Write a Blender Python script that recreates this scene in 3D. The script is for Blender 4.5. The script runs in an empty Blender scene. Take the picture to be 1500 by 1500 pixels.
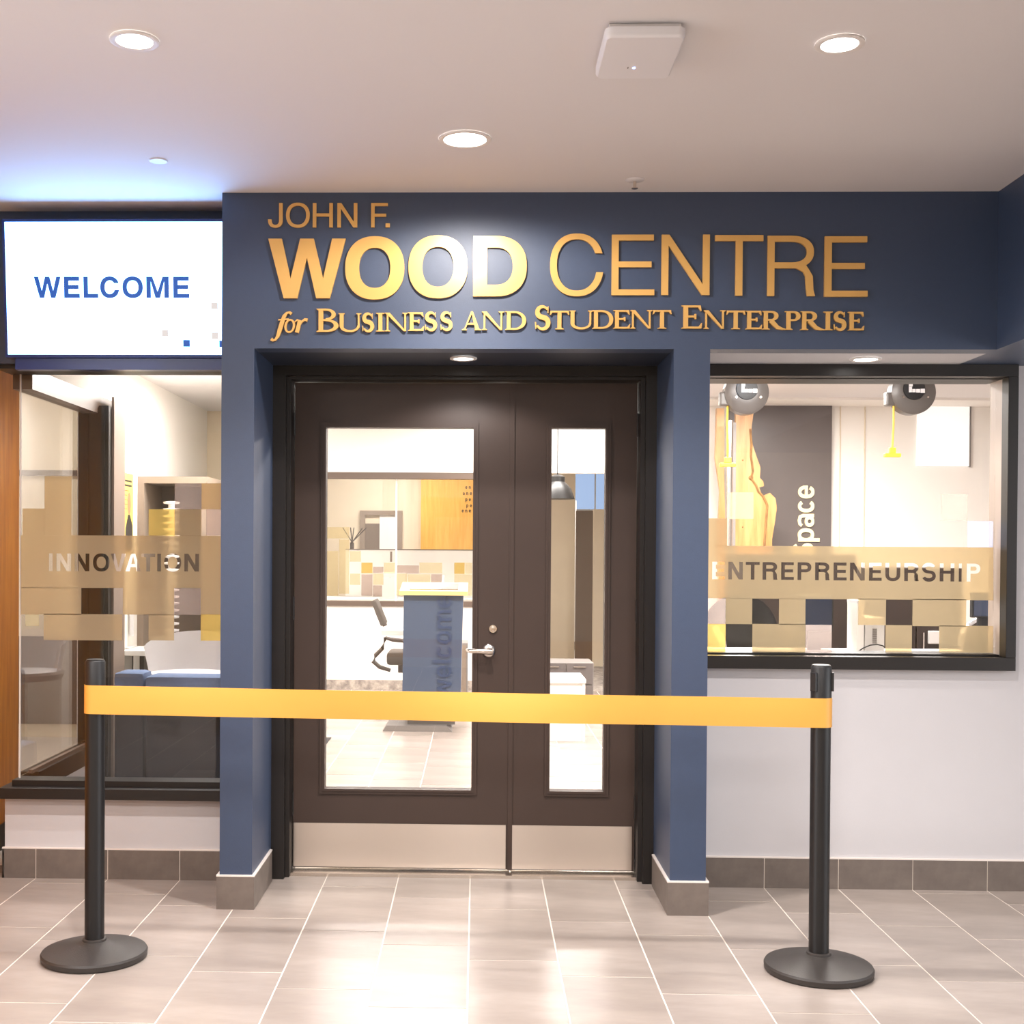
import bpy, bmesh, math, random
from mathutils import Vector, Matrix
from mathutils.geometry import tessellate_polygon
random.seed(7)
S = bpy.context.scene
C = S.collection
R = math.radians

# ------------------------------------------------------------------ camera
CAM = Vector((0.0221, -4.8510, 1.4053))
YAW, PIT, ROL, FPX, PPX, PPY = 0.02761, -0.01125, -0.00601, 1832.6, 648.5, 827.1
cd = bpy.data.cameras.new('camera'); cam = bpy.data.objects.new('camera', cd); C.objects.link(cam)
cd.sensor_width = 36.0; cd.lens = FPX / 1500 * 36
cd.shift_x = (750 - PPX) / 1500; cd.shift_y = (PPY - 750) / 1500
cd.clip_start = 0.05; cd.clip_end = 100
cam.matrix_world = Matrix.Translation(CAM) @ Matrix.Rotation(YAW, 4, 'Z') @ Matrix.Rotation(math.pi / 2 + PIT, 4, 'X') @ Matrix.Rotation(-ROL, 4, 'Z')
S.camera = cam

# ------------------------------------------------------------------ world, colour management
w = bpy.data.worlds.new('world'); S.world = w; w.use_nodes = True
w.node_tree.nodes['Background'].inputs[0].default_value = (0.75, 0.82, 1.0, 1)
w.node_tree.nodes['Background'].inputs[1].default_value = 0.35
S.view_settings.view_transform = 'Standard'; S.view_settings.look = 'None'
S.view_settings.exposure = 0.85; S.view_settings.gamma = 1.0
S.view_settings.use_curve_mapping = False
cy = S.cycles
cy.use_denoising = True; cy.max_bounces = 10; cy.diffuse_bounces = 5; cy.glossy_bounces = 4
cy.transmission_bounces = 8; cy.transparent_max_bounces = 12
cy.sample_clamp_indirect = 6.0; cy.caustics_reflective = False; cy.caustics_refractive = False

# ------------------------------------------------------------------ lights (downlights and panels in fittings below)
WARM = (1.0, 0.95, 0.92)
WHITE = (1.0, 0.95, 0.90)
def spot(loc, power, size=172, blend=0.3, col=WARM, rad=0.045):
    l = bpy.data.lights.new('downlight_lamp', 'SPOT'); l.energy = power; l.spot_size = R(size); l.spot_blend = blend
    l.color = col; l.shadow_soft_size = rad
    o = bpy.data.objects.new('downlight_lamp', l); o.location = loc; C.objects.link(o); return o
def area(loc, sx, sy, power, col=WHITE, rot=(0, 0, 0)):
    l = bpy.data.lights.new('panel_and_fill_lamp', 'AREA'); l.shape = 'RECTANGLE'; l.size = sx; l.size_y = sy
    l.energy = power; l.color = col
    o = bpy.data.objects.new('panel_and_fill_lamp', l); o.location = loc; o.rotation_euler = rot; C.objects.link(o); return o
CEIL = 2.79; SOF = 2.187
DOWN = [(-0.919, -1.457), (0.997, -1.409), (-0.028, -0.631)]
for x, y in DOWN:
    if y > -1: spot((x, y, CEIL - 0.03), 32); spot((x, y, CEIL - 0.03), 52, 120, 0.6)
    else: spot((x, y, CEIL - 0.03), 105, 125, 0.6)
spot((-0.039, 0.228, SOF - 0.03), 9, 150); spot((1.576, 0.227, SOF - 0.03), 16, 150)
for s_, k_ in ((-1, 80), (1, 60)): area((s_ * 5.9, -3.6, 1.5), 2.2, 5.0, k_, (0.95, 0.97, 1.0), (0, R(90) * s_, 0))      # fill light added as if from windows at the lobby's sides
LOBBY_FILL_PANELS = [(-2.4, -3.6), (2.4, -3.6), (0.0, -6.0)]
for x, y in LOBBY_FILL_PANELS: area((x, y, CEIL - 0.03), 1.2, 0.6, 48, (1.0, 0.97, 0.96))  # unseen panels added around the viewer as fill light
OFFICE_PANELS = [(-0.6, 2.6), (-0.6, 5.2), (1.9, 2.4), (2.3, 5.0), (0.6, 7.0), (-2.6, 6.0)]
for x, y in OFFICE_PANELS: area((x, y, CEIL - 0.04), 1.2, 0.3, 40 if x < 1 else 108)
area((-1.45, 2.2, 2.38), 0.3, 1.0, 26)  # unseen lamp over the small room, no fitting built
area((-0.9, 9.8, 2.75), 1.2, 0.3, 32); area((1.3, 12.0, 2.75), 1.2, 0.3, 40)  # unseen lamps of the back and far rooms, no fittings built
area((-2.9, 3.4, 2.72), 0.5, 0.5, 12)  # unseen corridor lamp, no fitting built

# ------------------------------------------------------------------ helpers
def ray(u, v):
    a = (u - PPX) / FPX; b = (PPY - v) / FPX
    cr, sr = math.cos(ROL), math.sin(ROL); cp, sp = math.cos(PIT), math.sin(PIT); c_, s_ = math.cos(YAW), math.sin(YAW)
    X = a * cr + b * sr; Z = -a * sr + b * cr
    Yd = cp - Z * sp; Zd = sp + Z * cp
    return Vector((X * c_ - Yd * s_, X * s_ + Yd * c_, Zd))
def at(u, v, Y):                     # measured point of the photograph on the wall plane y = Y
    r = ray(u, v); return CAM + r * ((Y - CAM.y) / r.y)
def atx(u, v, X):
    r = ray(u, v); return CAM + r * ((X - CAM.x) / r.x)
def px(u, Y, v=800): return at(u, v, Y).x
def pz(v, Y, u=690): return at(u, v, Y).z

def lin(c):
    return tuple(((x / 255) / 12.92 if x / 255 <= 0.04045 else ((x / 255 + 0.055) / 1.055) ** 2.4) for x in c)
def mat(name, rgb, rough=0.5, metal=0.0, var=0.0, scale=8.0, stretch=(1, 1, 1), bump=0.0, bscale=60.0, emit=None, estr=0.0, aniso=0.0, rgb2=None, spec=0.5, coat=0.0):
    m = bpy.data.materials.new(name); m.use_nodes = True
    nt = m.node_tree; b = nt.nodes['Principled BSDF']; c = lin(rgb)
    b.inputs['Base Color'].default_value = (*c, 1); b.inputs['Roughness'].default_value = rough
    b.inputs['Metallic'].default_value = metal; b.inputs['Specular IOR Level'].default_value = spec
    b.inputs['Coat Weight'].default_value = coat; b.inputs['Coat Roughness'].default_value = 0.5
    if aniso:
        b.inputs['Anisotropic'].default_value = aniso; cv = nt.nodes.new('ShaderNodeCombineXYZ'); cv.inputs[2].default_value = 1.0; nt.links.new(cv.outputs[0], b.inputs['Tangent'])
    tc = nt.nodes.new('ShaderNodeTexCoord'); mp = nt.nodes.new('ShaderNodeMapping'); mp.inputs['Scale'].default_value = stretch
    nt.links.new(tc.outputs['Object'], mp.inputs['Vector'])
    if var or rgb2:
        n = nt.nodes.new('ShaderNodeTexNoise'); n.inputs['Scale'].default_value = scale; n.inputs['Detail'].default_value = 5
        n.inputs['Roughness'].default_value = 0.6
        nt.links.new(mp.outputs['Vector'], n.inputs['Vector'])
        r = nt.nodes.new('ShaderNodeValToRGB'); r.color_ramp.elements[0].position = 0.3; r.color_ramp.elements[1].position = 0.7
        c2 = lin(rgb2) if rgb2 else tuple(x * (1 - var) for x in c)
        c1 = c if rgb2 else tuple(min(1, x * (1 + var)) for x in c)
        r.color_ramp.elements[0].color = (*c2, 1); r.color_ramp.elements[1].color = (*c1, 1)
        nt.links.new(n.outputs['Fac'], r.inputs['Fac']); nt.links.new(r.outputs['Color'], b.inputs['Base Color'])
    if bump:
        n = nt.nodes.new('ShaderNodeTexNoise'); n.inputs['Scale'].default_value = bscale; n.inputs['Detail'].default_value = 4
        nt.links.new(mp.outputs['Vector'], n.inputs['Vector'])
        bp = nt.nodes.new('ShaderNodeBump'); bp.inputs['Strength'].default_value = bump; bp.inputs['Distance'].default_value = 0.002
        nt.links.new(n.outputs['Fac'], bp.inputs['Height']); nt.links.new(bp.outputs['Normal'], b.inputs['Normal'])
    if emit:
        b.inputs['Emission Color'].default_value = (*emit, 1); b.inputs['Emission Strength'].default_value = estr
    return m
def glass_mat(name, tint=(1, 1, 1), k=1.0):
    m = bpy.data.materials.new(name); m.use_nodes = True; nt = m.node_tree; nt.nodes.clear()
    o = nt.nodes.new('ShaderNodeOutputMaterial'); mx = nt.nodes.new('ShaderNodeMixShader')
    t = nt.nodes.new('ShaderNodeBsdfTransparent'); t.inputs[0].default_value = (*tint, 1)
    g = nt.nodes.new('ShaderNodeBsdfGlossy'); g.inputs['Roughness'].default_value = 0.0
    lw = nt.nodes.new('ShaderNodeLayerWeight'); lw.inputs[0].default_value = 0.5
    p = nt.nodes.new('ShaderNodeMath'); p.operation = 'POWER'; p.inputs[1].default_value = 5.0
    q = nt.nodes.new('ShaderNodeMath'); q.operation = 'MULTIPLY_ADD'; q.inputs[1].default_value = 0.9 * k; q.inputs[2].default_value = 0.035 * k
    nt.links.new(lw.outputs['Facing'], p.inputs[0]); nt.links.new(p.outputs[0], q.inputs[0]); nt.links.new(q.outputs[0], mx.inputs[0])
    nt.links.new(t.outputs[0], mx.inputs[1]); nt.links.new(g.outputs[0], mx.inputs[2]); nt.links.new(mx.outputs[0], o.inputs[0])
    return m
def film_mat(name, rgb, clear=0.4, rough=0.3):
    m = bpy.data.materials.new(name); m.use_nodes = True; nt = m.node_tree; nt.nodes.clear(); c = lin(rgb)
    o = nt.nodes.new('ShaderNodeOutputMaterial'); m1 = nt.nodes.new('ShaderNodeMixShader'); m2 = nt.nodes.new('ShaderNodeMixShader')
    r = nt.nodes.new('ShaderNodeBsdfRefraction'); r.inputs['Color'].default_value = (*[min(1, x * 1.15) for x in c], 1)
    r.inputs['Roughness'].default_value = rough; r.inputs['IOR'].default_value = 1.18
    d = nt.nodes.new('ShaderNodeBsdfDiffuse'); d.inputs[0].default_value = (*c, 1)
    t = nt.nodes.new('ShaderNodeBsdfTranslucent'); t.inputs[0].default_value = (*c, 1)
    m1.inputs[0].default_value = 0.4; m2.inputs[0].default_value = clear
    nt.links.new(d.outputs[0], m1.inputs[1]); nt.links.new(t.outputs[0], m1.inputs[2])
    nt.links.new(m1.outputs[0], m2.inputs[1]); nt.links.new(r.outputs[0], m2.inputs[2]); nt.links.new(m2.outputs[0], o.inputs[0])
    return m
def tint_mat(name, rgb, a=0.55):
    m = bpy.data.materials.new(name); m.use_nodes = True; nt = m.node_tree; nt.nodes.clear(); c = lin(rgb)
    o = nt.nodes.new('ShaderNodeOutputMaterial'); mx = nt.nodes.new('ShaderNodeMixShader'); mx.inputs[0].default_value = a
    t = nt.nodes.new('ShaderNodeBsdfTransparent'); t.inputs[0].default_value = (*c, 1)
    d = nt.nodes.new('ShaderNodeBsdfTranslucent'); d.inputs[0].default_value = (*c, 1)
    nt.links.new(t.outputs[0], mx.inputs[1]); nt.links.new(d.outputs[0], mx.inputs[2]); nt.links.new(mx.outputs[0], o.inputs[0])
    return m
def wood_mat(name, a, b, scale=3.0, axis='Z'):
    m = mat(name, a, 0.4, rgb2=b, scale=scale, stretch=(9, 9, 0.8) if axis == 'Z' else (0.8, 9, 9), bump=0.1, bscale=30)
    return m

M = {}
M['ceiling'] = mat('ceiling_paint', (222, 219, 219), 0.9, bump=0.15, bscale=180)
M['white'] = mat('white_wall_paint', (198, 195, 197), 0.75, var=0.01, bump=0.1, bscale=160)
M['inwhite'] = mat('office_wall_paint', (240, 236, 230), 0.8, var=0.01)
M['beige'] = mat('beige_wall_paint', (222, 208, 184), 0.85, var=0.02)
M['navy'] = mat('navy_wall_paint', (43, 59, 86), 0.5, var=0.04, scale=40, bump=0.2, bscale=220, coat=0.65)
M['navyshade'] = mat('navy_paint_shade', (38, 44, 58), 0.5, var=0.03)  # navy paint darkened to carry the soffit's weak lighting
M['frame'] = mat('bronze_black_frame', (25, 20, 18), 0.42, var=0.06, scale=5, bump=0.05)
M['door'] = mat('dark_brown_door_paint', (58, 43, 36), 0.5, var=0.06, scale=4, bump=0.08, bscale=150)
M['steel'] = mat('brushed_steel', (188, 176, 166), 0.34, metal=1.0, aniso=0.9)
M['nickel'] = mat('satin_nickel', (215, 205, 195), 0.25, metal=1.0)
M['gold'] = mat('brushed_gold_letter', (222, 174, 100), 0.36, metal=0.3, var=0.04, scale=6)
M['tile'] = mat('stone_floor_tile', (172, 160, 151), 0.27, rgb2=(148, 136, 128), scale=1.6, stretch=(1, 3.2, 1), bump=0.06, bscale=40)
M['tile2'] = mat('stone_floor_tile_dark', (166, 154, 145), 0.30, rgb2=(142, 130, 122), scale=2.1, stretch=(1, 3.0, 1), bump=0.06, bscale=40)
M['grout'] = mat('light_grout', (226, 215, 203), 0.8)
M['base'] = mat('grey_baseboard_tile', (118, 107, 99), 0.5, rgb2=(98, 88, 82), scale=9, bump=0.1)
M['trim'] = mat('pale_trim', (225, 215, 208), 0.5)
M['black'] = mat('black_metal', (17, 16, 17), 0.4, bump=0.05)
M['blackplastic'] = mat('black_plastic', (22, 21, 22), 0.45)
M['cast'] = mat('textured_black_base', (52, 47, 44), 0.5, bump=0.3, bscale=260)
M['belt'] = mat('gold_satin_belt', (226, 164, 74), 0.40, var=0.03, scale=2, bump=0.1, bscale=300)
M['bezel'] = mat('bezel_blue_spill', (30, 52, 112), 0.3)  # blue spill of the lit screen put into the bezel colour
M['glass'] = glass_mat('clear_glass', k=0.9)
M['glass2'] = glass_mat('side_glass', (0.93, 0.93, 0.92), k=1.3)
M['film'] = film_mat('frosted_cream_film', (236, 222, 194), 0.56, 0.14)
M['film_yellow'] = tint_mat('yellow_film', (250, 234, 182), 0.3)
M['film_mauve'] = tint_mat('mauve_film', (238, 229, 225), 0.22)
M['film_pale'] = tint_mat('pale_cream_film', (252, 247, 230), 0.2)
M['film_blue'] = tint_mat('pale_blue_film', (226, 230, 242), 0.25)
M['lamp'] = mat('lit_lens', (255, 255, 255), 0.5, emit=(1, 0.96, 0.92), estr=9)
M['panel'] = mat('lit_panel', (255, 255, 255), 0.5, emit=(1, 0.96, 0.92), estr=4)
M['fillpane'] = mat('fill_window_glow', (0, 0, 0), 0.5, emit=(.95, .97, 1.0), estr=1.2)  # glow of the windows added at the lobby's sides
M['ring'] = mat('white_trim_ring', (225, 220, 216), 0.5)
M['plastic'] = mat('white_plastic', (224, 222, 224), 0.4)
M['screen'] = mat('lit_screen', (0, 0, 0), 0.3, emit=(1.0, 2.1, 4.2), estr=1.4)
M['screenblue'] = mat('screen_blue_print', (0, 0, 0), 0.4, emit=lin((36, 96, 190)), estr=0.5)
M['screenpale'] = mat('screen_pale_print', (0, 0, 0), 0.4, emit=lin((240, 230, 226)), estr=0.5)
M['led'] = mat('blue_led', (0, 0, 0), 0.4, emit=(0.5, 0.8, 1.6), estr=2.0)
M['orange'] = wood_mat('orange_wood', (228, 150, 52), (196, 118, 36))
M['oak'] = wood_mat('honey_oak', (240, 184, 92), (222, 158, 66))
M['slab'] = mat('live_edge_wood', (190, 146, 92), 0.45, rgb2=(158, 110, 60), scale=2.4, stretch=(10, 10, 1.0), bump=0.2, bscale=20)
M['bark'] = mat('bark_edge', (150, 110, 60), 0.8, rgb2=(100, 70, 40), scale=12, bump=0.6, bscale=40)
M['podium'] = mat('podium_blue', (70, 84, 108), 0.22, var=0.03, coat=0.3)
M['podtext'] = mat('podium_letter_blue', (52, 68, 100), 0.3)
M['ply'] = mat('pale_maple', (238, 204, 134), 0.4, var=0.03, scale=10)
M['charcoal'] = mat('charcoal_panel', (98, 91, 89), 0.32, var=0.03)
M['cream'] = mat('cream_letter', (248, 232, 184), 0.5)
M['mesh'] = mat('grey_mesh_fabric', (84, 76, 70), 0.7, var=0.1, scale=60)
M['dark'] = mat('dark_walnut', (52, 38, 32), 0.4, rgb2=(38, 28, 24), scale=5, stretch=(6, 6, 1))
M['taupe'] = mat('taupe_felt', (138, 122, 108), 0.9, var=0.05, scale=60)
M['taupedark'] = mat('taupe_panel', (104, 88, 76), 0.7, var=0.04)
M['fablit'] = mat('upholstery_top_lit', (120, 146, 190), 0.85, var=0.05, scale=90)  # lighter copy of the sofa fabric, light from above in its colour
M['fabshade'] = mat('upholstery_shaded', (52, 54, 60), 0.9, var=0.05, scale=90)  # darker copy of the sofa fabric, shade in its colour
M['poster'] = mat('yellow_poster_print', (240, 200, 92), 0.6)
M['ink'] = mat('dark_print', (48, 42, 38), 0.7)
M['skinprint'] = mat('printed_skin_tone', (150, 110, 80), 0.7)
M['yellow'] = mat('bright_yellow_rubber', (250, 226, 60), 0.45)
M['yelloworange'] = mat('yellow_cord', (246, 200, 60), 0.5)
M['reel'] = mat('grey_reel_plastic', (92, 86, 82), 0.35, var=0.03)
M['carpet'] = mat('mottled_carpet', (196, 184, 172), 0.95, rgb2=(120, 112, 108), scale=14)
M['carpetdark'] = mat('dark_carpet', (62, 60, 60), 0.95, rgb2=(46, 45, 46), scale=30)
M['dusk'] = mat('dusk_window', (0, 0, 0), 0.3, emit=lin((165, 192, 232)), estr=0.55)
M['greige'] = mat('greige_reveal', (176, 160, 148), .4)
M['blind'] = mat('white_blind', (248, 248, 248), 0.8, emit=(1, 1, 1), estr=0.25)
M['greycab'] = mat('grey_cabinet', (128, 122, 118), 0.5)
M['wframe'] = mat('brown_inner_frame', (92, 76, 66), 0.4)
M['monitor'] = mat('silver_shell', (214, 210, 206), 0.35, metal=0.2)
M['monblue'] = mat('dark_blue_screen', (44, 56, 80), 0.2)

def fin(bm, name, m, smooth=False):
    bmesh.ops.recalc_face_normals(bm, faces=bm.faces[:])
    me = bpy.data.meshes.new(name); bm.to_mesh(me); bm.free(); me.materials.append(m)
    if smooth:
        for p in me.polygons: p.use_smooth = True
        me.set_sharp_from_angle(angle=R(35))
    return me
def new(): return bmesh.new()
def box(bm, x0, x1, y0, y1, z0, z1, bev=0.0):
    vs = [bm.verts.new((x, y, z)) for x in (x0, x1) for y in (y0, y1) for z in (z0, z1)]
    f = [(0, 1, 3, 2), (4, 6, 7, 5), (0, 4, 5, 1), (2, 3, 7, 6), (0, 2, 6, 4), (1, 5, 7, 3)]
    fs = [bm.faces.new([vs[i] for i in q]) for q in f]
    if bev:
        es = list({e for q in fs for e in q.edges}); bmesh.ops.bevel(bm, geom=es, offset=bev, segments=2, affect='EDGES', profile=0.6)
    return bm
def B(*a, **k): return box(new(), *a, **k)
def lathe(bm, prof, cx, cy, n=48, cap=True):           # prof: (r, z)
    rings = []
    for r, z in prof:
        rings.append([bm.verts.new((cx + r * math.cos(2 * math.pi * i / n), cy + r * math.sin(2 * math.pi * i / n), z)) for i in range(n)])
    for a, b in zip(rings, rings[1:]):
        for i in range(n): bm.faces.new((a[i], a[(i + 1) % n], b[(i + 1) % n], b[i]))
    if cap:
        bm.faces.new(rings[0][::-1]); bm.faces.new(rings[-1])
    return bm
def lathe_axis(bm, prof, origin, axis, n=32):           # prof (r, t) about any axis
    axis = Vector(axis).normalized(); q = Vector((0, 0, 1)).rotation_difference(axis); rings = []
    for r, t in prof:
        rings.append([bm.verts.new(Vector(origin) + q @ Vector((r * math.cos(2 * math.pi * i / n), r * math.sin(2 * math.pi * i / n), t))) for i in range(n)])
    for a, b in zip(rings, rings[1:]):
        for i in range(n): bm.faces.new((a[i], a[(i + 1) % n], b[(i + 1) % n], b[i]))
    bm.faces.new(rings[0][::-1]); bm.faces.new(rings[-1])
    return bm
def tube(bm, pts, r, n=8, flat=1.0):
    pts = [Vector(p) for p in pts]; rings = []
    for i, p in enumerate(pts):
        d = (pts[min(i + 1, len(pts) - 1)] - pts[max(i - 1, 0)]).normalized()
        up = Vector((0, 0, 1)) if abs(d.z) < 0.9 else Vector((1, 0, 0))
        s_ = d.cross(up).normalized(); u_ = s_.cross(d).normalized(); rr = r[i] if isinstance(r, (list, tuple)) else r
        rings.append([bm.verts.new(p + (s_ * math.cos(2 * math.pi * k / n) + u_ * math.sin(2 * math.pi * k / n) * flat) * rr) for k in range(n)])
    for a, b in zip(rings, rings[1:]):
        for k in range(n): bm.faces.new((a[k], a[(k + 1) % n], b[(k + 1) % n], b[k]))
    bm.faces.new(rings[0][::-1]); bm.faces.new(rings[-1]); return bm
def prism(bm, loops, f, d):
    """loops: outer + holes as 2-D lists; f maps (a, b, depth) to a point; d = (front, back)"""
    tri = tessellate_polygon([[Vector((p[0], p[1], 0)) for p in L] for L in loops])
    flat = [p for L in loops for p in L]
    a = [bm.verts.new(f(p[0], p[1], d[0])) for p in flat]; b = [bm.verts.new(f(p[0], p[1], d[1])) for p in flat]
    for t in tri:
        if len(set(t)) < 3: continue
        try: bm.faces.new([a[i] for i in t]); bm.faces.new([b[i] for i in reversed(t)])
        except ValueError: pass
    k = 0
    for L in loops:
        n = len(L)
        for i in range(n):
            j = (i + 1) % n
            try: bm.faces.new((a[k + i], a[k + j], b[k + j], b[k + i]))
            except ValueError: pass
        k += n
    return bm
def XZ(a, b, d): return (a, d, b)
def YZ(a, b, d): return (d, a, b)

def tag(o, label=None, cat=None, group=None, kind=None):
    if label: o['label'] = label
    if cat: o['category'] = cat
    if group: o['group'] = group
    if kind: o['kind'] = kind
    return o
def link(name, me, parent=None):
    o = bpy.data.objects.new(name, me); C.objects.link(o)
    if parent is not None:
        o.parent = parent
    return o
def shift(me, v): me.transform(Matrix.Translation(-Vector(v)))
def world_loc(o):
    v = Vector(o.location)
    while o.parent: o = o.parent; v += o.location
    return v
def part(name, bm, m, parent, smooth=False, label=None):
    """mesh given in world coordinates, origin moved to its own base; rotation-free parents"""
    me = fin(bm, name, m, smooth)
    co = [v.co for v in me.vertices]
    c = Vector(((min(v.x for v in co) + max(v.x for v in co)) / 2, (min(v.y for v in co) + max(v.y for v in co)) / 2, min(v.z for v in co)))
    shift(me, c); o = link(name, me, parent)
    o.location = c - (world_loc(parent) if parent else Vector())
    if label: o['label'] = label
    return o
def thing(name, label, cat, loc=(0, 0, 0), group=None):
    o = bpy.data.objects.new(name, None); C.objects.link(o); o.location = loc; o.empty_display_size = 0.1
    return tag(o, label, cat, group)
def solo(name, bm, m, label, cat, group=None, smooth=False):
    return tag(part(name, bm, m, None, smooth), label, cat, group)
def struct(name, bm, m, label=None, cat=None, parent=None, smooth=False):
    o = part(name, bm, m, parent, smooth)
    if parent is None: tag(o, label, cat, None, 'structure')
    return o

# ------------------------------------------------------------------ lettering (outlines drawn here, cap height 1)
def sel(cx, cy_, rx, ry, a0, a1, n=20, p=2.25):
    out = []
    for i in range(n + 1):
        a = R(a0 + (a1 - a0) * i / n); c_, s_ = math.cos(a), math.sin(a)
        out.append((cx + rx * math.copysign(abs(c_) ** (2 / p), c_), cy_ + ry * math.copysign(abs(s_) ** (2 / p), s_)))
    return out
def ang(y, p=2.25): return math.degrees(math.asin(max(-1, min(1, math.copysign(abs(y) ** (p / 2), y)))))
def stroke(pts, wd):
    n = len(pts); L = []; Rr = []
    for i, p in enumerate(pts):
        a = pts[max(0, i - 1)]; b = pts[min(n - 1, i + 1)]; dx, dy = b[0] - a[0], b[1] - a[1]; l = math.hypot(dx, dy) or 1
        h = (wd[i] if isinstance(wd, (list, tuple)) else wd) / 2
        L.append((p[0] - dy / l * h, p[1] + dx / l * h)); Rr.append((p[0] + dy / l * h, p[1] - dx / l * h))
    return L + Rr[::-1]
def interp(ws, n): return [ws[0] + 0 for _ in range(0)] or [ws[min(len(ws) - 2, int(i / (n - 1) * (len(ws) - 1)))] * (1 - ((i / (n - 1) * (len(ws) - 1)) - min(len(ws) - 2, int(i / (n - 1) * (len(ws) - 1))))) + ws[min(len(ws) - 2, int(i / (n - 1) * (len(ws) - 1))) + 1] * ((i / (n - 1) * (len(ws) - 1)) - min(len(ws) - 2, int(i / (n - 1) * (len(ws) - 1)))) for i in range(n)]
def rect(x0, y0, x1, y1): return [(x0, y0), (x1, y0), (x1, y1), (x0, y1)]
def sans(ch, w, s, t):
    """returns shapes; each shape = [outer, hole, ...]; width w, stem s, bar t"""
    o = 0.012; h = w / 2
    if ch == 'I': return [[rect(0, 0, w, 1)]]
    if ch == '.': return [[rect(0, 0, w, w * 0.95)]]
    if ch == 'L': return [[[(0, 0), (w, 0), (w, t), (s, t), (s, 1), (0, 1)]]]
    if ch == 'F': return [[[(0, 0), (s, 0), (s, .5 - t / 2), (w * .9, .5 - t / 2), (w * .9, .5 + t / 2), (s, .5 + t / 2), (s, 1 - t), (w, 1 - t), (w, 1), (0, 1)]]]
    if ch == 'E': return [[[(0, 0), (w, 0), (w, t), (s, t), (s, .51 - t / 2), (w * .93, .51 - t / 2), (w * .93, .51 + t / 2), (s, .51 + t / 2), (s, 1 - t), (w * .98, 1 - t), (w * .98, 1), (0, 1)]]]
    if ch == 'T': return [[[(h - s / 2, 0), (h + s / 2, 0), (h + s / 2, 1 - t), (w, 1 - t), (w, 1), (0, 1), (0, 1 - t), (h - s / 2, 1 - t)]]]
    if ch == 'H': return [[[(0, 0), (s, 0), (s, .51 - t / 2), (w - s, .51 - t / 2), (w - s, 0), (w, 0), (w, 1), (w - s, 1), (w - s, .51 + t / 2), (s, .51 + t / 2), (s, 1), (0, 1)]]]
    if ch == 'N':
        k = s * 0.28
        return [[[(0, 0), (s, 0), (s, 1 - (1.0) * (k + s * .9) / (w - s) * .9), (w - s - k * .4, 0), (w, 0), (w, 1), (w - s, 1), (w - s, (1.0) * (k + s * .9) / (w - s) * .9), (s + k * .4, 1), (0, 1)]]]
    if ch == 'M':
        return [[[(0, 0), (s, 0), (s, .78), (h - s * .52, 0), (h + s * .52, 0), (w - s, .78), (w - s, 0), (w, 0), (w, 1), (w - s * 1.35, 1), (h, s * 1.35), (s * 1.35, 1), (0, 1)]]]
    if ch == 'V': return [[[(h - s * .56, 0), (h + s * .56, 0), (w, 1), (w - s * 1.1, 1), (h, s * .95), (s * 1.1, 1), (0, 1)]]]
    if ch == 'W':
        q = w * .29; a = s * .97
        return [[[(q - a * .5, 0), (q + a * .5, 0), (h, .68 if s > .17 else .8), (w - q - a * .5, 0), (w - q + a * .5, 0), (w, 1), (w - a, 1), (w - q, .33 if s > .17 else .2), (h + a * .5, 1), (h - a * .5, 1), (q, .33 if s > .17 else .2), (a, 1), (0, 1)]]]
    if ch == 'A':
        z1, z2 = .26, .26 + t
        f = lambda y, off: off + (h - s * .52 - 0) * y
        li = lambda y: s * 1.08 + (h - s * 1.08) * (y / .86)
        return [[[(0, 0), (s * 1.08, 0), (li(z1 * .9), z1 * .9), (w - li(z1 * .9), z1 * .9), (w - s * 1.08, 0), (w, 0), (h + s * .55, 1), (h - s * .55, 1)],
                 [(li(z2 * .92), z2 * .95), (w - li(z2 * .92), z2 * .95), (h, .86)]]]
    if ch == 'O': return [[sel(h, .5, h, .5 + o, 0, 354, 59), sel(h, .5, h - s, .5 + o - t, 0, 354, 59)]]
    if ch == 'D':
        xs = w * .42
        return [[[(0, 0)] + sel(xs, .5, w - xs, .5, -90, 90, 26, 2.3) + [(0, 1)], [(s, t)] + sel(xs, .5, w - xs - s, .5 - t, -90, 90, 26, 2.3) + [(s, 1 - t)]]]
    if ch == 'C':
        ro, ri = .5 + o, .5 + o - t; yt, yb = .19, -.12
        return [[sel(h, .5, h, ro, ang(yt / ro), 360 - ang(-yb / ro), 44) + sel(h, .5, h - s, ri, 360 - ang(-yb / ri), ang(yt / ri), 44)]]
    if ch == 'P' or ch == 'R':
        m = .44 if ch == 'P' else .46; cyb = (1 + m) / 2; ry = (1 - m) / 2; xs = w * (.55 if ch == 'P' else .5); wx = w if ch == 'P' else w * .97
        hole = [(s, m + t)] + sel(xs, cyb, wx - xs - s, ry - t, -90, 90, 14) + [(s, 1 - t)]
        if ch == 'P': return [[[(0, 0), (s, 0), (s, m)] + sel(xs, cyb, wx - xs, ry, -90, 90, 16) + [(0, 1)], hole]]
        leg = [(s, m), (w * .60, m), (w * .80 - s * .35, m - .06), (w * .94 - s, .33), (w * .96 - s, .12), (w - s * 1.12, 0), (w, 0), (w * .965, .10), (w * .95, .33), (w * .86, m - .01)]
        return [[[(0, 0), (s, 0)] + leg + sel(xs, cyb, wx - xs, ry, -52, 90, 14) + [(0, 1)], hole]]
    if ch == 'J':
        r = h; ri = h - s * .5
        outer = [(w, 1), (w - s, 1)] + [(w - s, .30)] + sel(h, .30, h - s, .31 + o - t, 0, -178, 16) + [(s, .33), (0, .33)] + sel(h, .28, h, .28 + o, -178, 0, 16)
        return [[outer]]
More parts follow.
